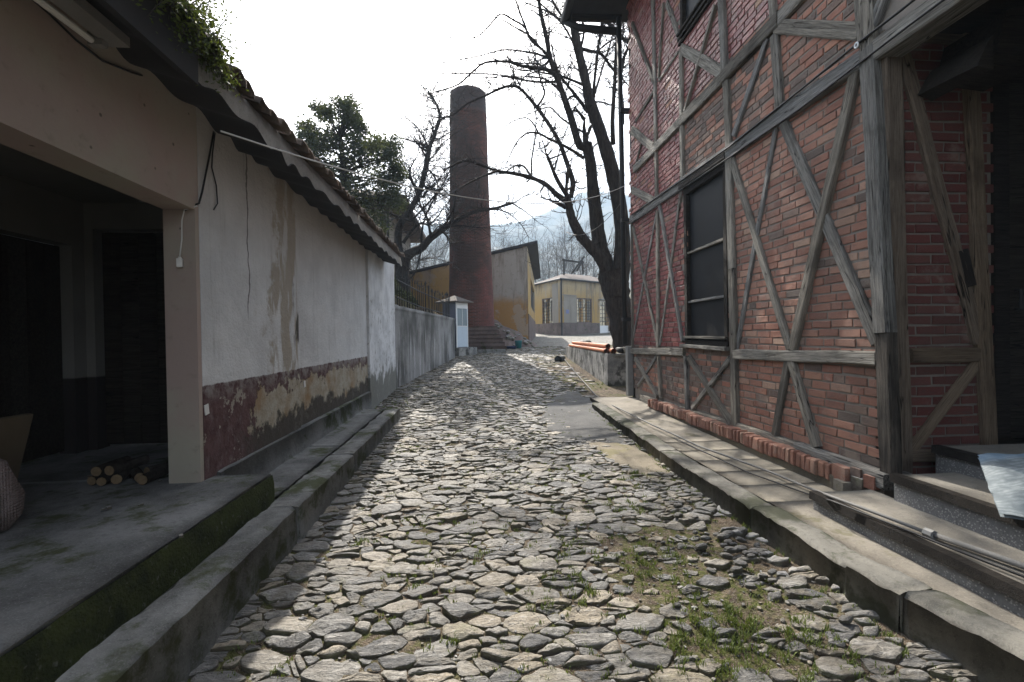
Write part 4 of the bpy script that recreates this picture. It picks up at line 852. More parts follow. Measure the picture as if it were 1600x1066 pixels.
# ================================================================== RETAINING WALL, FENCE, KIOSK
b = MB(); b.smooth = False
b.panel((WL0.x, WL0.y), (WL1.x, WL1.y), -.1, 2.36, .24); rw_ = b.build('retaining_wall', RWALL, None, 'streaky grey concrete retaining wall below the iron fence', 'wall')
b = MB(); b.smooth = True; d = (WL1-WL0).normalized()
for i in range(46):
    t = i/45*9.0; p = WL0+d*t
    for (o, z) in ((-.015, 2.3), (-.02, 2.4+nz(t*3, 1)*.03), (.26, 2.42+nz(t*3, 5)*.03), (.26, 2.3)): b.v.append((p.x+d.y*-o, p.y+d.x*o, z))
    if i:
        for k in range(3): q = (i-1)*4+k; b.face((q, q+4, q+5, q+1))
b.build('coping', RWALL, rw_)
fe = thing('iron_fence', 'rusty black iron fence with spiked bars on top of the retaining wall', 'fence', (-1.6, 16, 2.4))
def wl(t, off=.12): return Vector((WL0.x+d.x*t-d.y*off, WL0.y+d.y*t+d.x*off, 0))
for zr in (2.52, 2.98): b = MB(); b.tube([wl(.6)+Vector((0, 0, zr+.12)), wl(3)+Vector((0, 0, zr+.04)), wl(8.6)+Vector((0, 0, zr))], .018, 5); b.build('rail', IRON, fe)
t = .7
while t < 8.7:
    big = R.random() < .25; h = R.uniform(.72, .86)+(.15 if big else 0); p = wl(t); b = MB(); k = Vector((R.gauss(0, .01), R.gauss(0, .01), 0)); r = .02 if big else .012
    b.tube([p+Vector((0, 0, 2.38)), p+k+Vector((0, 0, 2.38+h)), p+k+Vector((0, 0, 2.38+h+.07)), p+k+Vector((0, 0, 2.38+h+.16))], [r, r, r*1.9, .002], 5); b.build('bar', IRON, fe)
    if R.random() < .35:
        b = MB(); c = p+Vector((0, 0, 3.08)); b.tube([c+d.to_3d()*math.cos(a)*.07+Vector((0, 0, math.sin(a)*.07+.06)) for a in [i*.5 for i in range(11)]], .008, 4); b.build('scroll', IRON, fe)
    t += R.choice((.22, .24, .3, .34))
hd = thing('hedge', 'dark green hedge clump sloping down behind the iron fence', 'hedge', (-2.6, 13.5, 2.4)); b = MB()
for i in range(15000):
    t = R.random()*4.4-.2; o = R.uniform(.27, 1.3); p = wl(t, o); top = 2.4+.85*max(0, 1-t/4.6)**.8+nz(t*2, o*2)*.15; z = R.uniform(2.35, top) if R.random() < .6 else top+R.gauss(0, .04); leaf(b, p+Vector((0, 0, z)), R.uniform(.05, .1))
b.build('leaves', LEAF, hd, kind='stuff')
b = MB()
for i in range(14): t = R.random()*4; p = wl(t, R.uniform(.4, 1.2)); b.tube([p+Vector((0, 0, 2.3)), p+Vector((R.gauss(0, .1), R.gauss(0, .1), 3.0-t*.15))], .012, 4)
b.build('stems', TWIG, hd, kind='stuff')

ka = math.radians(52); kx, ky = Vector((math.cos(ka), math.sin(ka), 0)), Vector((-math.sin(ka), math.cos(ka), 0)); KC = Vector((-.95, 21.3, 0)); kc = KC+kx*.4+ky*.4
ki = thing('kiosk', 'small white and blue watchman booth beside the brick chimney', 'kiosk', (kc.x, kc.y, .8)); RK = Matrix.Rotation(ka, 3, 'Z')
b = MB(); b.obox(kc+Vector((.1, .1, .86)), (1.3, 1.25, .5), ka); b.build('plinth', PLANTC, ki)
b = MB(); b.obox(kc+Vector((0, 0, 2.15)), (.8, .8, 2.1), ka); b.build('body', NAVY, ki)
def kf(u0, u1, z0, z1, out, th=.02): return KC+kx*(u0+u1)/2-ky*(out)+Vector((0, 0, (z0+z1)/2)), (u1-u0, th, z1-z0)
b = MB(); b.obox(*kf(.04, .78, 1.14, 2.06, .012), ka); b.build('lower_panel', BLUEP, ki)
for (u0, u1) in ((.07, .4), (.43, .76)): b = MB(); b.obox(*kf(u0, u1, 2.1, 2.86, .01), ka); b.build('pane', GLASSG, ki)
b = MB()
for (u0, u1, z0, z1) in ((.0, .065, 1.12, 3.2), (.765, .81, 1.12, 3.2), (.405, .425, 2.1, 2.87), (.066, .764, 2.88, 3.2), (.066, .764, 2.062, 2.098)): b.obox(*kf(u0, u1, z0, z1, .016, .035), ka)
b.build('frame', WHITEP, ki)
b = MB(); k = 0.62; top = [kc+kx*a*k+ky*c*k+Vector((0, 0, 3.2)) for a, c in ((-1, -1), (1, -1), (1, 1), (-1, 1))]; ap = kc+Vector((0, 0, 3.5)); b.v = [tuple(p) for p in top]+[tuple(p-Vector((0, 0, .06))) for p in top]+[tuple(ap)]
for i in range(4): j = (i+1) % 4; b.face((i, j, 8)); b.face((4+i, 4+j, j, i))
b.face((7, 6, 5, 4)); b.build('roof', KROOF, ki)
b = MB(); b.box((.0, 22.6, .6), (1.35, 22.9, .97)); tag(b.build('low_kerb', KERB_L), kind='structure')

# ================================================================== CHIMNEY
CH0 = Vector((-.3, 25.2, .9)); ch = thing('brick_chimney', 'tall round dark red brick factory chimney on a stepped base', 'chimney', CH0)
prof = [(1.27, .9), (1.22, 2.1), (1.17, 3.7), (1.10, 6.3), (1.03, 9.5), (.975, 13.1), (.985, 13.13), (.985, 13.22), (.965, 13.25), (.95, 14.1), (.92, 14.38), (.8, 14.46), (.6, 14.42), (.55, 13.2)]
b = MB(); b.smooth = True; N = 40; fine = []
for (r0, z0), (r1, z1) in zip(prof, prof[1:]):
    m = max(1, int(abs(z1-z0)/.6)); fine += [(lerp(r0, r1, i/m), lerp(z0, z1, i/m)) for i in range(m)]
fine.append(prof[-1])
for r, z in fine:
    for j in range(N): t = 2*math.pi*j/N; q = r*(1+nz(math.cos(t)*2, math.sin(t)*2, z*.7)*.012); b.v.append((CH0.x+math.cos(t)*q, CH0.y+math.sin(t)*q, z))
for i in range(len(fine)-1):
    for j in range(N): b.face((i*N+j, i*N+(j+1) % N, (i+1)*N+(j+1) % N, (i+1)*N+j))
o = b.build('shaft', CHIM, ch); uvl = o.data.uv_layers.new(name='UVMap')
for p in o.data.polygons:
    i, j = divmod(p.index, N)
    for l, (a, c) in zip(p.loop_indices, ((j, i), (j+1, i), (j+1, i+1), (j, i+1))): uvl.data[l].uv = (a*2*math.pi*1.1/N, fine[c][1])
for i in range(6):
    s = 1.75-i*.085; b = MB(); b.smooth = True; rough_slab(b, CH0.x-s, CH0.x+s, CH0.y-s, CH0.y+s, .5 if i == 0 else .92+i*.2, lambda x, y: 1.12+i*.2, .3, .012, .04, i*3.1); b.build('base_course', BASEST, ch)

# ================================================================== GABLE BUILDING
GA, GB, GF = Vector((3.027, 28)), Vector((-4.26, 29.05)), Vector((5.48, 44.8))
gb = thing('shed_roof_building', 'peeling grey and ochre plaster building with steep single-pitch roof behind the chimney', 'building', (1, 34, 1.1))
def onwall(px, py, p0, p1):
    r = ray(px, py); e = p1-p0; det = r.x*e.y-r.y*e.x; t = (p0.x*e.y-p0.y*e.x)/det; q = EYE+r*t; return (q.to_2d()-p0).dot(e)/e.length, q.z
sM = (GA-GB).length*.42; gm = GB.lerp(GA, .42); zt = lerp(5.37, 6.9, .42)
b = MB(); b.panel(gm, GA, .8, 6.9, .3, ztop=(zt, 6.9)); b.build('wall', GABLE, gb)
b = MB(); b.panel(GB, gm, .8, zt, .3, ztop=(5.37, zt)); b.build('wall', OCHRE, gb, label='ochre wall end seen left of the chimney')
w0, w1 = onwall(829, 440, GA, GF), onwall(836.5, 470, GA, GF); wz = (onwall(829, 430, GA, GF)[1]-.2, onwall(829, 478, GA, GF)[1])
b = MB(); b.panel(GA, GF, 2.9, 6.9, .3, [(w0[0], w1[0], wz[1], wz[0])]); b.build('side_wall', OCHRE, gb); b = MB(); e = (GF-GA).normalized(); b.panel(GA+Vector((e.y, -e.x))*.05, GF+Vector((e.y, -e.x))*.05, .7, 2.9, .35); b.build('side_base', BASEST, gb)
b = MB(); q0 = GA+e*w0[0]+Vector((-e.y, e.x))*.16; q1 = GA+e*w1[0]+Vector((-e.y, e.x))*.16; b.panel(q0, q1, wz[1], wz[0], .04); b.build('window', PANE, gb)
b = MB(); fr = (GA-GB).normalized(); P = lambda p, z: (p.x, p.y, z)
off = Vector((-.144, -.99))*.12; a0, a1, f0, f1 = GB-fr*.5+off, GA+fr*.62+off, GB+(GF-GA)+e*.3-fr*.5, GF+e*.3+fr*.62
sl_ = (6.9-5.37)/(GA-GB).length; zA = lambda k: 6.93+sl_*k
b.hexa([P(a0, zA(-7.86)), P(a1, zA(.62)), P(f1, zA(.62)), P(f0, zA(-7.86)), P(a0, zA(-7.86)+.14), P(a1, zA(.62)+.16), P(f1, zA(.62)+.16), P(f0, zA(-7.86)+.14)]); b.build('roof', SOFF, gb)
b = MB(); b.panel(GB+(GF-GA), GB, .8, 5.3, .3); b.panel(GF, GB+(GF-GA), .8, 6.9, .3, ztop=(6.9, 5.3)); b.build('wall', GREYP, gb)
# rubble heap at its foot
b = MB(); b.smooth = True
def heap(x, y):
    u = (x-1.0)/2.3; v = (y-27.2)/1.7; h = max(0, 1-u*u*.75-v*v)*1.5*(1.25-.55*max(0, u+.4)); return roadz(y)-.12+h+nz(x*1.7, y*1.7, 3)*.22*min(1, h*3)+nz(x*5, y*5, 1)*.08*min(1, h*3)
xs_, ys_ = frange(-.6, 3.7, .12), frange(25.2, 27.95, .12)
for y in ys_:
    for x in xs_: b.v.append((x, y, heap(x, y)))
for j in range(len(ys_)-1):
    for i in range(len(xs_)-1): k = j*len(xs_)+i; b.face((k, k+1, k+len(xs_)+1, k+len(xs_)))
rb = b.build('rubble_heap', BASEST, None, 'heap of grey rubble and fallen plaster at the foot of the peeling building', 'rubble')
for i in range(26):
    x, y = R.uniform(.9, 3.3), R.uniform(25.7, 26.8); s = R.uniform(.06, .22); o = new_obj('rubble_stone', R.choice(PEB), rb); o.location = (x, y, heap(x, y)+s*.15); o.scale = (s, s, s); o.rotation_euler = (R.uniform(-.5, .5), R.uniform(-.5, .5), R.uniform(0, 3))
b = MB(); b.smooth = True; p = Vector((2.16, 25.0, roadz(25)-.01)); b.lathe(p, [(.0, .0), (.15, 0), (.19, .42), (.2, .44), (.175, .43), (.14, .06), (0, .05)], 14); b.build('bucket', TEAL, None, 'teal plastic bucket on the ground by the rubble heap', 'bucket')
b = MB(); b.smooth = True; p = Vector((1.75, 24.8, roadz(24.8)-.01)); b.lathe(p, [(.0, 0), (.26, 0), (.31, .15), (.33, .16), (.28, .15), (.22, .03), (0, .03)], 14); b.build('basin', NAVYB, None, 'dark blue basin beside the teal bucket', 'basin')

# ================================================================== YELLOW CORNER BUILDING
OL, OC, OR = Vector((6.5, 53.7)), Vector((8.57, 48)), Vector((16.2, 53.7)); ZE = 7.3
yb = thing('corner_building', 'yellow plaster corner building with lattice windows and low tiled roof', 'building', (10, 52, 1.6))
wins = [(OL, OC, 846.5, 863, 466, 507), (OC, OR, 901, 925, 466, 505)]; holes = {0: [], 1: []}
for i, (p0, p1, xa, xb, ya, yb_) in enumerate(wins):
    (s0, zt0), (s1, zt1) = onwall(xa, ya, p0, p1), onwall(xb, ya, p0, p1); zb = onwall((xa+xb)/2, yb_, p0, p1)[1]; holes[i].append((min(s0, s1), max(s0, s1), zb, (zt0+zt1)/2))
(s0, zt0), (s1, _) = onwall(937, 470, OC, OR), onwall(955, 470, OC, OR); dz0 = onwall(946, 522, OC, OR)[1]; door = (s0, s1, dz0, zt0); holes[1].append(door)
zd = 2.9
b = MB(); b.panel(OL, OC, zd, ZE, .35, [h for h in holes[0]]); b.panel(OC, OR, zd, ZE, .35, holes[1]); b.build('wall', OCHRE, yb)
b = MB(); ext = Vector((-.02, -.04)); b.panel(OL+ext, OC+ext, 1.2, zd, .42); b.panel(OC+ext, OR+ext, 1.2, zd, .4, [(door[0], door[1], door[2], zd)]); b.build('base', BASEST, yb)
b = MB(); OB = OL+Vector((5.2, 6.5)); OD = OR+Vector((-2.5, 4))
hs_ = lambda L: [(k*L/3+.2, k*L/3+L/3-.2, 2.3, 6.9) for k in range(3)]
b.panel(OB, OL, 1.2, ZE, .3, hs_((OL-OB).length)); b.panel(OD, OB, 1.2, ZE, .3, hs_((OB-OD).length)); b.panel(OR, OD, 1.2, ZE, .3, hs_((OD-OR).length)); b.build('rear_wall', OCHRE, yb)
# grey render panels round the windows
def wallpt(p0, p1, s, z, out): e = (p1-p0).normalized(); q = p0+e*s+Vector((e.y, -e.x))*out; return Vector((q.x, q.y, z))
def plate(b, p0, p1, s0, s1, z0, z1, out, th=.05): e = (p1-p0).normalized(); b.obox(wallpt(p0, p1, (s0+s1)/2, (z0+z1)/2, out), (s1-s0, th, z1-z0), math.atan2(e.y, e.x))
L0 = (OC-OL).length; h0 = holes[0][0]; h1 = holes[1][0]
b = MB(); plate(b, OL, OC, h0[1]+.02, L0-.02, zd, ZE-.3, .02); plate(b, OC, OR, .05, h1[0]-.05, zd, ZE-1.6, .02); plate(b, OC, OR, .05, h1[0]-.1, ZE-1.6, ZE-1.5, .06, .1); b.build('render_panel', GREYP, yb)
for (p0, p1, h) in ((OL, OC, h0), (OC, OR, h1)):
    b = MB(); w_ = .12
    for (a, c, z0, z1) in ((h[0], h[0]+w_, h[2], h[3]), (h[1]-w_, h[1], h[2], h[3]), (h[0]+w_, h[1]-w_, h[3]-w_, h[3]), (h[0]+w_, h[1]-w_, h[2], h[2]+w_)): plate(b, p0, p1, a, c, z0, z1, -.12, .1)
    wo = b.build('window', BASEST, yb); b = MB()
    for k in range(1, 7): s = lerp(h[0]+w_, h[1]-w_, k/7+R.uniform(-.02, .02)); plate(b, p0, p1, s-.022, s+.022, h[2]+w_, h[3]-w_, -.1, .04)
    for k in range(1, 8): z = lerp(h[2]+w_, h[3]-w_, k/8); plate(b, p0, p1, h[0]+w_, h[1]-w_, z-.02, z+.02, -.06, .03)
    b.build('grille', IRON, wo)
    b = MB(); plate(b, p0, p1, h[0]+w_+.3, h[0]+w_+.85, h[3]-1.0, h[3]-.4, -.16, .02); plate(b, p0, p1, h[1]-w_-.5, h[1]-w_-.05, h[2]+.3, h[3]-.3, -.17, .02); b.build('shutter', BASEST if p0 is OL else GREYP, wo)
b = MB(); s0, s1, z0, z1 = door
for (a, c, e_, f) in ((s0, s0+.1, z0, z1), (s1-.1, s1, z0, z1), (s0+.1, s1-.1, z1-.1, z1), (s0+.1, s1-.1, z0, z0+.95)): plate(b, OC, OR, a, c, e_, f, -.1, .08)
do = b.build('door', WHITEP, yb); b = MB()
for k in range(1, 4): s = lerp(s0+.1, s1-.1, k/4); plate(b, OC, OR, s-.025, s+.025, z0+.95, z1-.1, -.1, .04)
for k in range(1, 6): z = lerp(z0+.95, z1-.1, k/6); plate(b, OC, OR, s0+.1, s1-.1, z-.025, z+.025, -.07, .03)
b.build('grille', IRON, do)
b = MB(); plate(b, OC, OR, s1-.55, s1-.12, z0+.3, z0+1.3, .02, .06); plate(b, OC, OR, s1-.6, s1-.2, z0+1.35, z0+1.8, .02, .06); b.build('door_box', IRON, do)
b = MB(); plate(b, OC, OR, s0-.25, s1+.6, z1+.05, z1+.15, .2, .5); b.build('door_canopy', GALV, yb)
ov = .45; el, ec, er = OL+Vector((-.5, .3)), OC+Vector((-.1, -.55)), OR+Vector((.5, -.4)); ebk, eb2 = OB+Vector((-.2, .5)), OD+Vector((.6, .4)); ap1, ap2 = Vector((9.9, 53)), Vector((13.2, 55)); ZT = 8.55
b = MB(); n0 = [P(p, ZE-.02) for p in (el, ec, er, eb2, ebk)]; n1 = [P(p, ZE+.1) for p in (el, ec, er, eb2, ebk)]; b.v = n0+n1+[P(ap1, ZT), P(ap2, ZT)]
for i in range(5): j = (i+1) % 5; b.face((i, j, 5+j, 5+i))
b.face((5, 6, 10)); b.face((6, 7, 11, 10)); b.face((7, 8, 11)); b.face((8, 9, 10, 11)); b.face((9, 5, 10)); b.face((4, 3, 2, 1, 0)); b.build('roof', FARTILE, yb)
b = MB()
for (pa, pb) in ((el, ec), (ec, er)): b.tube([P(pa, ZE+.02), P(pb, ZE+.02)], .09, 6)
b.build('gutter', IRON, yb)
q = wallpt(OC, OR, .0, 0, .12); b = MB(); b.tube([q+Vector((-.03, 0, 1.55)), q+Vector((-.03, 0, ZE))], .075, 7); b.build('downpipe', IRON, yb)
b = MB(); (sa_, za_) = onwall(886, 487, OC, OR); plate(b, OC, OR, sa_-.22, sa_+.22, za_-.2, za_+.2, .07, .02); b.build('notice', simple('notice_blue', (.18, .2, .36), .6), yb)
rf = thing('roof_scaffold', 'bare dark timber frame standing on the low tiled roof', 'scaffold', (aty(895, 428, 51.5)))
for (x0, y0, x1, y1) in ((881, 431, 881, 405), (911, 429, 910, 408), (878, 406, 912, 411), (893, 428, 913, 401), (901, 424, 910, 408)): b = MB(); b.tube([aty(x0, y0, 51.5), aty(x1, y1, 51.5)], .13, 4); b.build('beam', WOODK, rf)

# ================================================================== HOUSE BEHIND, PLANTER AND PIPES
hb = thing('back_house', 'plain grey rendered house with dark eave half hidden behind the evergreen tree', 'house', (-7, 24, 2.4))
b = MB(); b.panel((-12, 22), (-4.07, 22), 2, 7.75, .3, [(5.2, 6.1, 5.4, 6.9)]); b.panel((-4.07, 22), (-4.07, 30), 2, 7.75, .3); b.panel((-4.07, 30), (-12, 30), 2, 7.75, .3); b.panel((-12, 30), (-12, 22), 2, 7.75, .3); b.build('wall', GREYP, hb)
b = MB(); b.panel((-6.8, 22.1), (-5.9, 22.1), 5.4, 6.9, .05); b.build('window', PANE, hb)
b = MB(); b.v = [(-13, 21.2, 7.7), (-3.1, 21.2, 7.7), (-3.1, 31, 7.7), (-13, 31, 7.7), (-13, 21.2, 7.9), (-3.1, 21.2, 7.9), (-3.1, 31, 7.9), (-13, 31, 7.9), (-9.5, 26, 9.6), (-6.5, 26, 9.6)]
for fc in ((3, 2, 1, 0), (0, 1, 5, 4), (1, 2, 6, 5), (2, 3, 7, 6), (3, 0, 4, 7), (4, 5, 9, 8), (5, 6, 9), (6, 7, 8, 9), (7, 4, 8)): b.face(fc)
b.build('roof', TILE, hb); b = MB(); b.tube([(-3.98, 21.9, 3), (-3.98, 21.9, 7.7)], .06, 6); b.build('downpipe', IRON, hb)
pw = thing('planter_wall', 'low grey concrete planter wall with flaking sides below the orange pipes', 'wall', (3.4, 14, .3))
b = MB(); b.panel((3.75, 20), (3.17, 11.4), -.1, 1.13, .22); b.panel((3.172, 11.4), (6, 11.15), -.1, 1.13, .22); b.panel((6, 20.2), (3.75, 20.0), -.1, 1.1, .2); b.build('wall', PLANTC, pw)
b = MB(); b.smooth = True; xs_, ys_ = frange(3.3, 9, .3), frange(11.3, 20.2, .3)
for y in ys_:
    for x in xs_: b.v.append((max(x, lerp(3.24, 3.82, (y-11.4)/8.6)), y, 1.08+nz(x, y, 2, 1.3)*.05+max(0, x-4.5)*.05))
for j in range(len(ys_)-1):
    for i in range(len(xs_)-1): k = j*len(xs_)+i; b.face((k, k+1, k+len(xs_)+1, k+len(xs_)))
b.build('soil', EARTH, pw)
for i, (o, z, r, y0, y1, L) in enumerate(((-.06, 1.185, .055, 11.75, 19.0, 'orange plastic pipe lying along the outer edge of the planter wall'), (.08, 1.19, .06, 11.5, 19.3, 'orange plastic pipe lying second from the outer edge of the planter wall'), (.02, 1.30, .06, 11.9, 18.6, 'topmost orange plastic pipe on the planter wall'))):
    X = lambda y: lerp(3.27, 3.86, (y-11.4)/8.6)+o
    pp = thing('orange_pipe', L, 'pipe', (X(y0), y0, z), 'orange pipes on the planter wall'); b = MB(); b.smooth = True; b.tube([(X(y0), y0, z), (X(y1), y1, z)], r, 10, False); b.tube([(X(y0), y0, z), (X(y1), y1, z)], r*.88, 10, False); b.build('pipe_body', TERRA, pp)
    b = MB(); b.smooth = True; b.tube([(X(y0), y0-.004, z), (X(y0), y0+.12, z)], r*1.14, 10, False); b.build('socket_end', TERRA, pp)
b = MB(); b.smooth = True; b.tube([(3.5, 11.5, 1.2), (3.62, 11.62, 1.2), (3.66, 12.2, 1.2)], .065, 8); b.build('black_pipe', IRON, None, 'short black pipe elbow lying beside the orange pipe ends', 'pipe')
b = MB(); b.obox((3.75, 11.55, 1.2), (.3, .25, .16), .1); b.build('stone_block', STONE, None, 'dark stone block on the near corner of the planter wall', 'stone')
o = new_obj('boulder', PEB[2].copy()); o.data.materials.clear(); o.data.materials.append(STONE); o.location = aty(915, 533, 19.4)-Vector((0, 0, .12)); o.scale = (.3, .3, .34); tag(o, 'single dark boulder behind the orange pipes', 'boulder')
# the long thin pipe along the kerb
pts_ = [road_pt(x, y, .05) for x, y in ((874, 551), (892, 574), (905, 589), (918, 603), (931, 618), (945, 628))]+[atz(x, y, z) for x, y, z in ((971, 640, .355), (1019, 664, .345), (1053, 679, .34), (1091, 697, .325), (1150, 718, .315), (1207, 739, .305), (1262, 762, .3), (1299, 776, .44), (1380, 806, .43), (1452, 834, .428))]
wp = thing('water_pipe', 'long thin grey water pipe running along the right pavement from the planter to the steps', 'pipe', pts_[8])
b = MB(); b.smooth = True; b.tube(pts_, .011, 7); b.build('thin_pipe', PIPE, wp)
b = MB(); b.smooth = True; b.tube([atz(1448, 832, .428), atz(1600, 885, .43), atz(1760, 940, .43)], .017, 8); b.build('thick_pipe', PIPE, wp); b = MB(); b.tube([atz(1446, 831.5, .428), atz(1460, 837, .428)], .028, 8); b.build('coupling', GALV, wp)
cable('pipe_shadow_strand', [atz(x, y, z) for x, y, z in ((1053, 684, .335), (1098, 705, .31), (1168, 738, .292), (1262, 772, .29), (1300, 783, .425), (1400, 822, .42), (1500, 862, .42), (1700, 940, .42))], .007, CABLE, 'thin dark strand standing in for the shadow beside the grey water pipe')  # dark strand added to stand for the water pipe's shadow
q = road_pt(872, 562, .08); b = MB(); b.smooth = True; b.tube([q, q+Vector((.12, .25, 0)), q+Vector((.3, .75, 0))], [.15, .14, .13], 12, False); b.tube([q+Vector((.01, .02, 0)), q+Vector((.3, .75, 0))], .12, 12); b.build('drain_pipe', IRON, None, 'short wide black drain pipe mouth at the far end of the grey pipe', 'pipe')

# overhead wires
def wire(name, A, B, sag, r, mat, label):
    A, B = Vector(A), Vector(B); out = [A.lerp(B, i/24)-Vector((0, 0, sag*4*(i/24)*(1-i/24))) for i in range(25)]; b = MB(); b.smooth = True; b.tube(out, r, 5); return b.build(name, mat, None, label, 'cable')
wire('overhead_cable', atx(345, 205, -1.6), (3.05, 9.3, 4.6), .42, .006, CABLEW, 'pale cable hanging across the lane from the left eave to the timber house')
wire('overhead_cable', (3.0, 9.35, 4.35), (2.6, 13.6, 4.6), .35, .006, CABLE, 'thin dark wire from the timber house to the bare tree')

# ================================================================== TREES
def smooth_path(P, n=4):
    out = []
    for i in range(len(P)-1):
        p0, p1, p2, p3 = P[max(i-1, 0)], P[i], P[i+1], P[min(i+2, len(P)-1)]
        for k in range(n): t = k/n; out.append(.5*((2*p1)+(p2-p0)*t+(2*p0-5*p1+4*p2-p3)*t*t+(3*p1-p0-3*p2+p3)*t**3))
    out.append(P[-1]); return out
def twig(b, p, d, L, r, depth, n=3):
    k = 4; pts_ = [p]; q = d.copy()
    for i in range(k): q = (q+Vector((R.gauss(0, .22), R.gauss(0, .22), R.gauss(.05, .18)))).normalized(); pts_.append(pts_[-1]+q*L/k)
    b.tube(pts_, [r*(1-.17*i) for i in range(k+1)], n, False)
    if depth:
        for i in range(R.choice((2, 3, 3))):
            j = R.randint(1, k); a = (q+Vector((R.gauss(0, .7), R.gauss(0, .7), R.gauss(.1, .6)))).normalized(); twig(b, pts_[j], a, L*R.uniform(.45, .75), r*.62, depth-1, n)
def px_branch(P, Y, drift, w0, w1, curve=.5):
    n = len(P); V = [aty(x, y, Y+drift*(i/(n-1))**1.2) for i, (x, y) in enumerate(P)]; V = smooth_path(V, 4); m = len(V)
    rad = [max(.006, lerp(w0, w1, (i/(m-1))**.8)*.5*v.y/FPX)*(1+nz(i*.6, w0, drift)*.14) for i, v in enumerate(V)]
    return V, rad
MIDX = []
for i in range(16):
    a0 = R.choice([(624, 352), (643, 345), (655, 301), (664, 268), (671, 235), (658, 388), (673, 371), (704, 350)]); x, y = a0; P_ = [a0]; dx, dy = R.uniform(-14, 20), R.uniform(-20, 6)
    for k in range(R.choice((3, 4, 5))): dx += R.gauss(0, 8); dy += R.gauss(-1, 7); x += dx; y += dy; P_.append((x, y))
    MIDX.append(('branch', P_, R.uniform(-1.5, 1.5), R.uniform(3.5, 6), 1.3, R.uniform(-.3, .6)))
BIGX = []
for i in range(18):
    a0 = R.choice([(905, 84), (896, 45), (872, 126), (860, 92), (852, 50), (839, 168), (884, 162), (875, 225), (917, 135), (922, 165), (959, 135), (934, 80), (855, 250), (831, 278)]); x, y = a0; P_ = [a0]; dx, dy = R.uniform(-26, 14), R.uniform(-24, -2)
    for k in range(R.choice((3, 4, 5))): dx += R.gauss(-1, 8); dy += R.gauss(0, 8); x = min(x+dx, 974); y += dy; P_.append((x, y))
    BIGX.append(('branch', P_, R.uniform(-1.5, 1.5), R.uniform(3, 5.5), 1.2, R.uniform(-.6, .4)))
def px_tree(name, label, base, Y, branches, twl, mat=BARK, dense=1.0):
    t = thing(name, label, 'tree', base); tw = MB()
    for i, (nm, P, drift, w0, w1, yo) in enumerate(branches):
        V, rad = px_branch(P, Y+yo, drift, w0, w1); b = MB(); b.smooth = True; b.tube(V, rad, 10 if w0 > 18 else 7 if w0 > 7 else 5, True, .05); b.build(nm, mat, t)
        if nm == 'trunk': continue
        Ln = sum((V[k+1]-V[k]).length for k in range(len(V)-1))
        for k in range(int(Ln*3.0*dense)+1):
            f = R.uniform(.2, 1)**.75; j = min(len(V)-2, int(f*(len(V)-1))); d_ = (V[j+1]-V[j]).normalized(); a = (d_*.6+Vector((R.gauss(0, .7), R.gauss(0, .6), R.gauss(.15, .6)))).normalized()
            twig(tw, V[j], a, twl*R.uniform(.35, 1.1), max(.006, min(rad[j]*.45, .022)), R.choice((1, 2)))
        twig(tw, V[-1], (V[-1]-V[-2]).normalized(), twl, max(.006, rad[-1]*.8), 2)
    tw.build('twigs', TWIG, t, kind='stuff'); return t
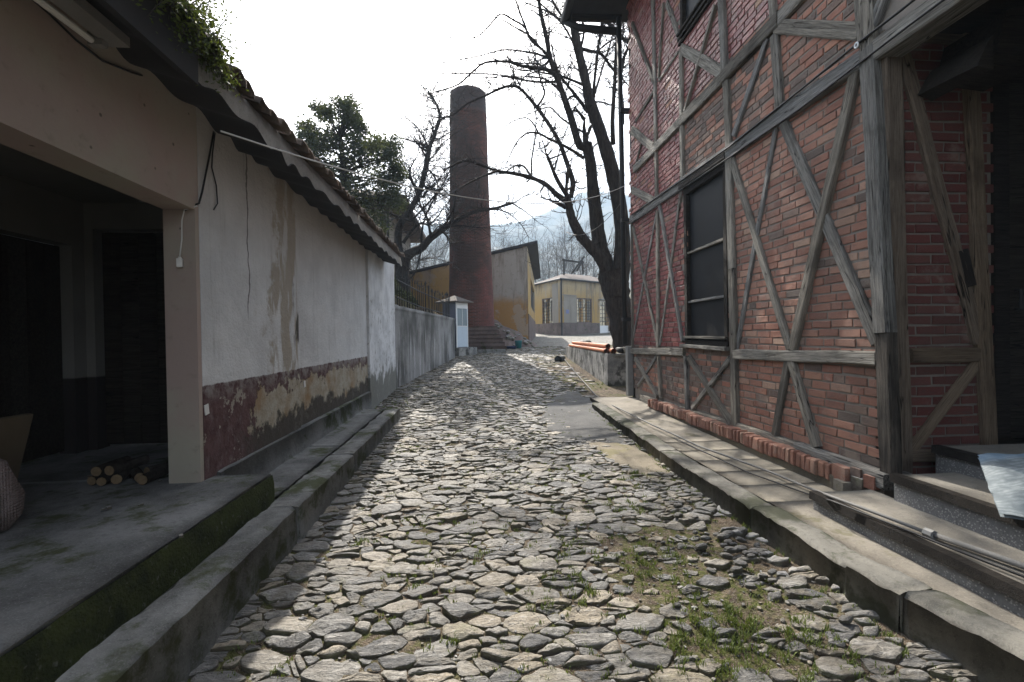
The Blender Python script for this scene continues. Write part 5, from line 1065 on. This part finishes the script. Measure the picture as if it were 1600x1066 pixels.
big = [('trunk', [(977, 556), (975, 530), (969, 490), (963, 460), (958, 438), (955, 424)], 0, 36, 46, 0),
 ('stem', [(958, 448), (950, 428), (941, 408), (929, 393), (909, 371), (895, 345), (889, 322), (886, 306)], -.4, 24, 11, 0),
 ('stem', [(960, 455), (951, 428), (944, 405), (937, 382), (931, 335), (926, 290), (922, 252), (917, 225)], .3, 30, 16, 0),
 ('stem', [(962, 465), (969, 435), (971, 405), (972, 360), (964, 301), (955, 262), (942, 218), (931, 186), (922, 160), (916, 132), (905, 84), (896, 42), (887, -4), (880, -30)], -.3, 32, 9, -.1),
 ('branch', [(887, 316), (868, 303), (855, 290), (831, 278), (802, 271), (775, 267), (744, 255), (722, 252), (694, 267)], -1.6, 10, 2.5, -.35),
 ('branch', [(776, 268), (763, 272), (740, 282), (718, 294), (700, 307)], -.4, 4, 1.5, -1.5),
 ('branch', [(888, 309), (871, 282), (861, 258), (854, 241)], -.3, 8, 4.5, -.4), ('branch', [(884, 324), (872, 318), (864, 315)], -.2, 8, 5, -.35),
 ('branch', [(866, 266), (872, 245), (877, 225), (887, 198)], .3, 3, 1.5, -.5),
 ('branch', [(892, 308), (895, 284), (887, 258), (875, 225), (860, 198), (839, 168), (812, 138), (794, 135), (776, 141), (758, 150), (730, 162), (707, 180), (682, 184)], 1.5, 9, 2, -.4),
 ('branch', [(812, 133), (805, 120), (800, 111), (796, 98)], .2, 2.5, 1.2, .7), ('branch', [(812, 133), (820, 120), (832, 114), (842, 110)], .3, 2.5, 1.5, .7),
 ('branch', [(917, 230), (905, 226), (893, 186), (884, 160), (872, 126), (860, 92), (852, 50), (845, 20), (840, -15)], -1.0, 14, 5, .3),
 ('branch', [(868, 116), (856, 110), (842, 106), (815, 103), (791, 96), (758, 98), (740, 111), (716, 132), (680, 144)], -1.5, 7, 2, -.3),
 ('branch', [(862, 113), (848, 104), (836, 99), (806, 98), (790, 88)], 1, 3.5, 1.5, -.2), ('branch', [(860, 94), (848, 78), (830, 63), (821, 42), (812, 18), (803, -10)], -.9, 5, 2.5, -.4),
 ('branch', [(821, 42), (800, 30), (782, 22), (765, 40), (748, 56), (722, 63), (690, 54)], -1.0, 3.5, 1.2, -1.0), ('branch', [(884, 160), (897, 150), (915, 172)], .1, 3, 4, .2),
 ('branch', [(918, 175), (902, 153), (886, 133), (876, 120), (868, 100), (862, 70)], .8, 7, 2.5, .1),
 ('branch', [(912, 247), (896, 236), (878, 226), (860, 218), (845, 210), (830, 207), (815, 214), (803, 230), (791, 257)], -1.2, 6, 1.5, .2),
 ('branch', [(842, 209), (832, 192), (821, 184), (805, 188), (788, 198)], .4, 3, 1.2, -.9), ('branch', [(912, 207), (892, 195), (874, 182), (860, 168), (842, 172), (822, 180)], 1, 4, 1.3, .2),
 ('branch', [(958, 225), (957, 190), (959, 150), (961, 115), (963, 70), (966, 30), (968, -10)], .8, 8, 4, -.2), ('branch', [(926, 160), (929, 125), (934, 80), (939, 45), (945, 5), (948, -20)], .7, 5.5, 3, -.2),
 ('branch', [(928, 150), (938, 118), (946, 92), (956, 60), (960, 30)], 1.2, 4, 2, -.2), ('branch', [(907, 76), (922, 80), (940, 85), (956, 106), (972, 122)], 1.0, 6, 4, -.25),
 ('branch', [(972, 195), (972, 165), (969, 130), (975, 90), (985, 70)], -1, 8, 4, .4), ('branch', [(915, 15), (935, 28), (952, 38), (966, 52), (980, 66)], .8, 6, 5, .3),
 ('branch', [(896, 45), (880, 28), (868, 10), (858, -12)], -.8, 5, 3, -.2), ('branch', [(905, 84), (893, 62), (880, 40), (862, 22), (845, 14), (820, 4)], .9, 4, 2, -.3)]
px_tree('bare_tree', 'large dark bare tree with several upright stems behind the corner of the timber house', (4.3, 14, 1.1), 14, big+BIGX, .7, dense=2.4)
mid = [('trunk', [(629, 462), (628, 440), (629, 410), (634, 396)], 0, 21, 22, 0), ('branch', [(627, 410), (622, 380), (625, 352), (640, 330), (655, 301), (664, 268), (671, 232), (681, 205), (687, 180), (680, 160), (672, 146)], .6, 14, 3, 0),
 ('branch', [(634, 402), (645, 394), (658, 388), (673, 372), (690, 360), (704, 350), (722, 340), (745, 330), (772, 326), (800, 318)], 1.4, 17, 3.5, 0), ('branch', [(630, 380), (643, 361), (656, 350), (672, 350), (686, 336)], -.8, 6, 2, 0),
 ('branch', [(655, 301), (645, 285), (640, 268), (648, 250)], -.6, 5, 2, .3), ('branch', [(668, 250), (658, 232), (650, 222), (640, 220), (628, 216)], -.5, 3.5, 1.3, .4), ('branch', [(671, 235), (662, 215), (648, 195), (634, 184)], .6, 3.5, 1.3, .4), ('branch', [(685, 195), (694, 184), (712, 186)], .5, 3, 1.3, .5),
 ('branch', [(675, 222), (690, 215), (705, 205)], .4, 3, 1.3, .4), ('branch', [(662, 290), (676, 298), (690, 296), (702, 305)], .6, 4, 1.5, .2), ('branch', [(660, 310), (672, 292), (684, 300), (700, 310)], -.5, 4, 1.6, .2), ('branch', [(690, 360), (700, 372), (704, 385)], -.3, 5, 2, .8), ('branch', [(800, 318), (820, 330), (838, 345)], .4, 2.5, 1, 1.4), ('branch', [(772, 326), (795, 334), (815, 352), (826, 372)], .6, 2.5, 1, 1.3)]
px_tree('bare_tree', 'gnarled bare tree spreading between the left roof and the brick chimney', (-3.2, 20, 2.9), 20, mid+MIDX, 1.25, dense=3.6)

R.seed(91)
et = thing('evergreen_tree', 'bushy dark evergreen tree rising above the left tiled roof', 'tree', (-4.5, 16, 2.9))
b = MB(); b.smooth = True; b.tube(smooth_path([Vector(p) for p in ((-4.5, 16, 2.6), (-4.45, 16.05, 4.5), (-4.3, 16, 6.5), (-4.4, 16, 8.5))]), [.2, .2, .19, .18, .17, .16, .15, .14, .12, .1, .08, .06, .04][:13], 8); b.build('trunk', BARK, et)
b = MB(); lim = MB()
cl = [(545, 165, .45), (530, 190, .6), (558, 200, .6), (515, 215, .55), (545, 230, .7), (580, 225, .6), (500, 250, .6), (535, 265, .8), (570, 262, .75), (600, 250, .55), (490, 280, .6), (520, 295, .8), (560, 300, .8), (600, 290, .7), (620, 275, .45), (540, 335, .7), (580, 340, .7), (505, 325, .6), (615, 312, .45), (470, 255, .4), (560, 370, .6), (525, 360, .6), (625, 300, .35), (485, 205, .5), (505, 175, .45), (478, 235, .5), (492, 225, .6), (470, 270, .5), (485, 300, .6), (560, 185, .5), (590, 240, .5)]
for (px, py, r) in cl:
    for rep in range(3):
        Y = 16+R.gauss(0, .75); c = aty(px+R.gauss(0, 9), py+R.gauss(0, 9), Y); r2 = r*R.uniform(.55, .85)
        lim.tube([(-4.4, 16, min(8.2, c.z-.3)), ((c.x-4.4)/2, (c.y+16)/2, c.z-.15), c], [.035, .022, .008], 4, False)
        for k in range(330):
            v = Vector((R.gauss(0, 1), R.gauss(0, 1), R.gauss(0, .8))).normalized()*r2*R.random()**.45; leaf(b, c+v, R.uniform(.065, .14))
        for k in range(3): v = Vector((R.gauss(0, 1), R.gauss(0, 1), R.gauss(.5, .8))).normalized(); twig(lim, c, v, r2*1.5, .008, 1)
b.build('crown', LEAF, et, kind='stuff'); lim.build('limbs', TWIG, et, kind='stuff')

# thin bare trees in the haze
def far_proto(k):
    b = MB(); t = MB(); h = 9+k; P = [Vector((nz(i*.4, k)*.5, nz(i*.4, k, 9)*.5, h*i/8)) for i in range(9)]; t.tube(P, [.16*(1-i/9.5) for i in range(9)], 5, False)
    for i in range(34):
        f = R.uniform(.22, 1); p = P[0].lerp(P[8], f); p = P[min(8, int(f*8))]; a = R.uniform(0, 6.28); twig(b, p, Vector((math.cos(a)*.6, math.sin(a)*.6, R.uniform(.5, 1.1))).normalized(), h*.36*(1.15-f*.75), .05*(1.2-f), 3)
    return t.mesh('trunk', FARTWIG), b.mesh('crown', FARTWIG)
FP = [far_proto(k) for k in range(4)]
FT = [(648, 62, 11.5, 'thin bare tree just right of the gnarled tree in the haze'), (662, 78, 12, ''), (676, 66, 10, ''), (690, 90, 13, ''), (655, 110, 15, ''), (683, 120, 17, ''), (785, 85, 12, ''), (806, 72, 12.5, ''), (790, 120, 15, ''), (838, 125, 14, ''), (858, 95, 13, ''), (872, 75, 12.5, ''), (884, 110, 17, ''), (896, 82, 14, ''), (908, 70, 12, ''), (918, 105, 16, ''), (930, 90, 13, ''), (962, 95, 14, ''), (850, 150, 17, ''), (880, 160, 20, ''), (700, 140, 18, ''), (815, 140, 15, '')]
for i, (px, Y, H, _) in enumerate(FT):
    x = ray(px, 500).x/ray(px, 500).y*Y; z = gz(x, Y); hh = 9+i % 4
    zone_ = 0 if px < 710 else 1 if px < 842 else 2; same = sorted(q[0] for q in FT if (0 if q[0] < 710 else 1 if q[0] < 842 else 2) == zone_)
    o_n = ('leftmost', 'second', 'third', 'fourth', 'fifth', 'sixth', 'seventh', 'eighth', 'ninth', 'tenth')[same.index(px)]
    L = o_n+(' from the left of' if same.index(px) else ' of')+(' the slender hazy bare trees left of the chimney', ' the slender hazy bare trees just right of the chimney', ' the slender hazy bare trees above the yellow building')[zone_]
    t = thing('far_bare_tree', L, 'tree', (x, Y, z-.1), 'thin bare trees in the distance'); t.rotation_euler = (0, 0, i*1.3); k = H/hh; t.scale = (k*.9, k*.9, k)
    for nm, me in zip(('trunk', 'crown'), FP[i % 4]): o = bpy.data.objects.new(nm, me); COL.objects.link(o); o.parent = t
# far small trees and scrub as one mass at the foot of the hill
b = MB()
for i in range(70):
    x = R.uniform(-60, 110); y = R.uniform(110, 230); z = gz(x, y) if y < 228 else 20; 
    for k in range(5): twig(b, Vector((x, y, z)), Vector((R.gauss(0, .3), R.gauss(0, .3), 1)).normalized(), R.uniform(1.5, 4.5), .05, 2)
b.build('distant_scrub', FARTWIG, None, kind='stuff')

# ================================================================== AIR
hz = bpy.data.materials.new('haze_air'); hz.use_nodes = True; n_ = hz.node_tree.nodes; n_.remove(n_['Principled BSDF']); pv = n_.new('ShaderNodeVolumePrincipled'); hz.node_tree.links.new(pv.outputs[0], n_['Material Output'].inputs['Volume'])
pv.inputs['Color'].default_value = (.62, .8, 1, 1); pv.inputs['Density'].default_value = .0009; pv.inputs['Anisotropy'].default_value = 0
b = MB(); b.box((-1310, -60, -3.5), (1310, 1110, 300)); b.build('haze', hz, None, kind='stuff')
